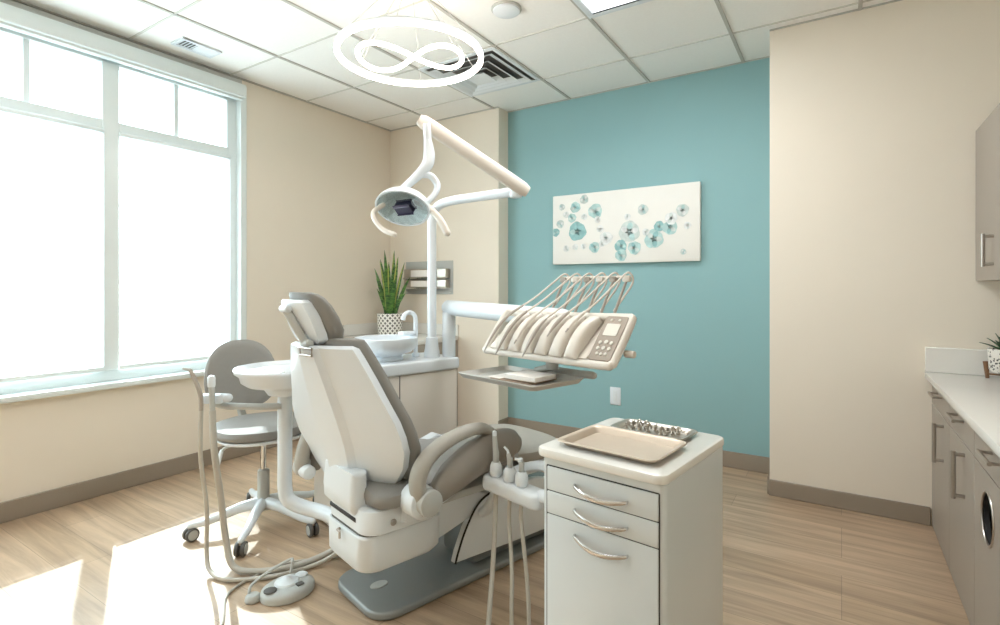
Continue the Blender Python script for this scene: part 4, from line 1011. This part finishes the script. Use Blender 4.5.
# backrest, curved oval pad
BN = Matrix.Translation((-.35, .08, .785)) @ Matrix.Rotation(R(-22), 4, 'Z') @ Matrix.Rotation(R(-8), 4, 'Y')
bm = B(); rings = []
for w_, q in ((-.022, .86), (-.02, .95), (-.008, 1.0), (.008, 1.0), (.02, .94), (.026, .8), (.028, .4)):
    ring = []
    for k in range(40):
        a = 2 * math.pi * k / 40; c_, s_ = math.cos(a), math.sin(a)
        y = .195 * q * math.copysign(abs(c_) ** .8, c_) * (1 - .10 * s_); z = .205 * q * math.copysign(abs(s_) ** .85, s_)
        ring.append((w_ + .9 * y * y, y, z))
    rings.append(ring)
loft(bm, rings); obj('backrest', bm, 'grey', t, mtx=BN)
bm = B(); tube(bm, spline([(-.06, .03, .47), (-.2, .09, .46), (-.34, .11, .49), (-.395, .105, .58), (-.39, .1, .70)], 6), .016, 12, flat=1.5); obj('back_stem', bm, 'lgrey', t)
bm = B(); tube(bm, spline([(-.02, -.03, .465), (-.09, -.09, .45), (-.15, -.125, .43), (-.175, -.14, .40)], 5), .008, 10); lv = obj('lever', bm, 'lgrey', t)
bm = B(); tube(bm, [(-.172, -.138, .405), (-.19, -.15, .34)], [.014, .02], 12, flat=.6, round_end=True); obj('lever_paddle', bm, 'white', lv)

# ------------------------------------------------------------------ light
W = bpy.data.worlds.new('daylight'); S.world = W; W.use_nodes = True
nt = W.node_tree; bg = nt.nodes['Background']
bg.inputs['Strength'].default_value = 7.5
_tc = nt.nodes.new('ShaderNodeTexCoord'); _sp = nt.nodes.new('ShaderNodeSeparateXYZ'); _cr = nt.nodes.new('ShaderNodeValToRGB')
_cr.color_ramp.elements[0].position = .0; _cr.color_ramp.elements[0].color = (.44, .48, .51, 1)
_cr.color_ramp.elements[1].position = .12; _cr.color_ramp.elements[1].color = (.82, .915, 1.0, 1)
nt.links.new(_tc.outputs['Generated'], _sp.inputs[0]); nt.links.new(_sp.outputs['Z'], _cr.inputs[0]); nt.links.new(_cr.outputs[0], bg.inputs['Color'])
sun = bpy.data.lights.new('sun', 'SUN'); sun.energy = 18; sun.angle = R(.8); sun.color = (1, .99, .98)
so_ = link(bpy.data.objects.new('sun', sun)); so_.rotation_euler = Vector((1, -.42, -.92)).to_track_quat('-Z', 'Y').to_euler()
pl = bpy.data.lights.new('window_portal', 'AREA'); pl.shape = 'RECTANGLE'; pl.size = WY1 - WY0; pl.size_y = 2.1
pl.cycles.is_portal = True
po = link(bpy.data.objects.new('window_portal', pl)); po.location = (WX - .19, (WY0 + WY1) / 2, 1.78); po.rotation_euler = Vector((1, 0, 0)).to_track_quat('-Z', 'Y').to_euler()
def ceil_area(x, y, e, sz=.56):
    l_ = bpy.data.lights.new('panel_light', 'AREA'); l_.size = sz; l_.energy = e; l_.color = (.94, .975, 1)
    o = link(bpy.data.objects.new('panel_light', l_)); o.location = (x, y, CZ - .03)
ceil_area(-.93, 2.61, 22)
for x, y in ((-.93, .57), (-2.97, .57), (-.93, -1.47), (-2.97, -1.47)): ceil_area(x, y, 5)  # lamps of the added panels outside the view

cam = bpy.data.cameras.new('camera'); cam.sensor_width = 36; cam.lens = 36 * .530; cam.shift_y = -.0245; cam.clip_start = .02
co = link(bpy.data.objects.new('camera', cam)); co.location = (0, 0, 1.3); co.rotation_euler = (R(90), 0, R(32.8))
S.camera = co
S.view_settings.view_transform = 'Standard'; S.view_settings.look = 'None'; S.view_settings.gamma = 1; S.view_settings.use_curve_mapping = False
S.view_settings.exposure = 0.13
S.cycles.use_denoising = True
S.cycles.max_bounces = 10; S.cycles.diffuse_bounces = 5; S.cycles.transparent_max_bounces = 12; S.cycles.caustics_reflective = False; S.cycles.caustics_refractive = False
S.cycles.sample_clamp_indirect = 4
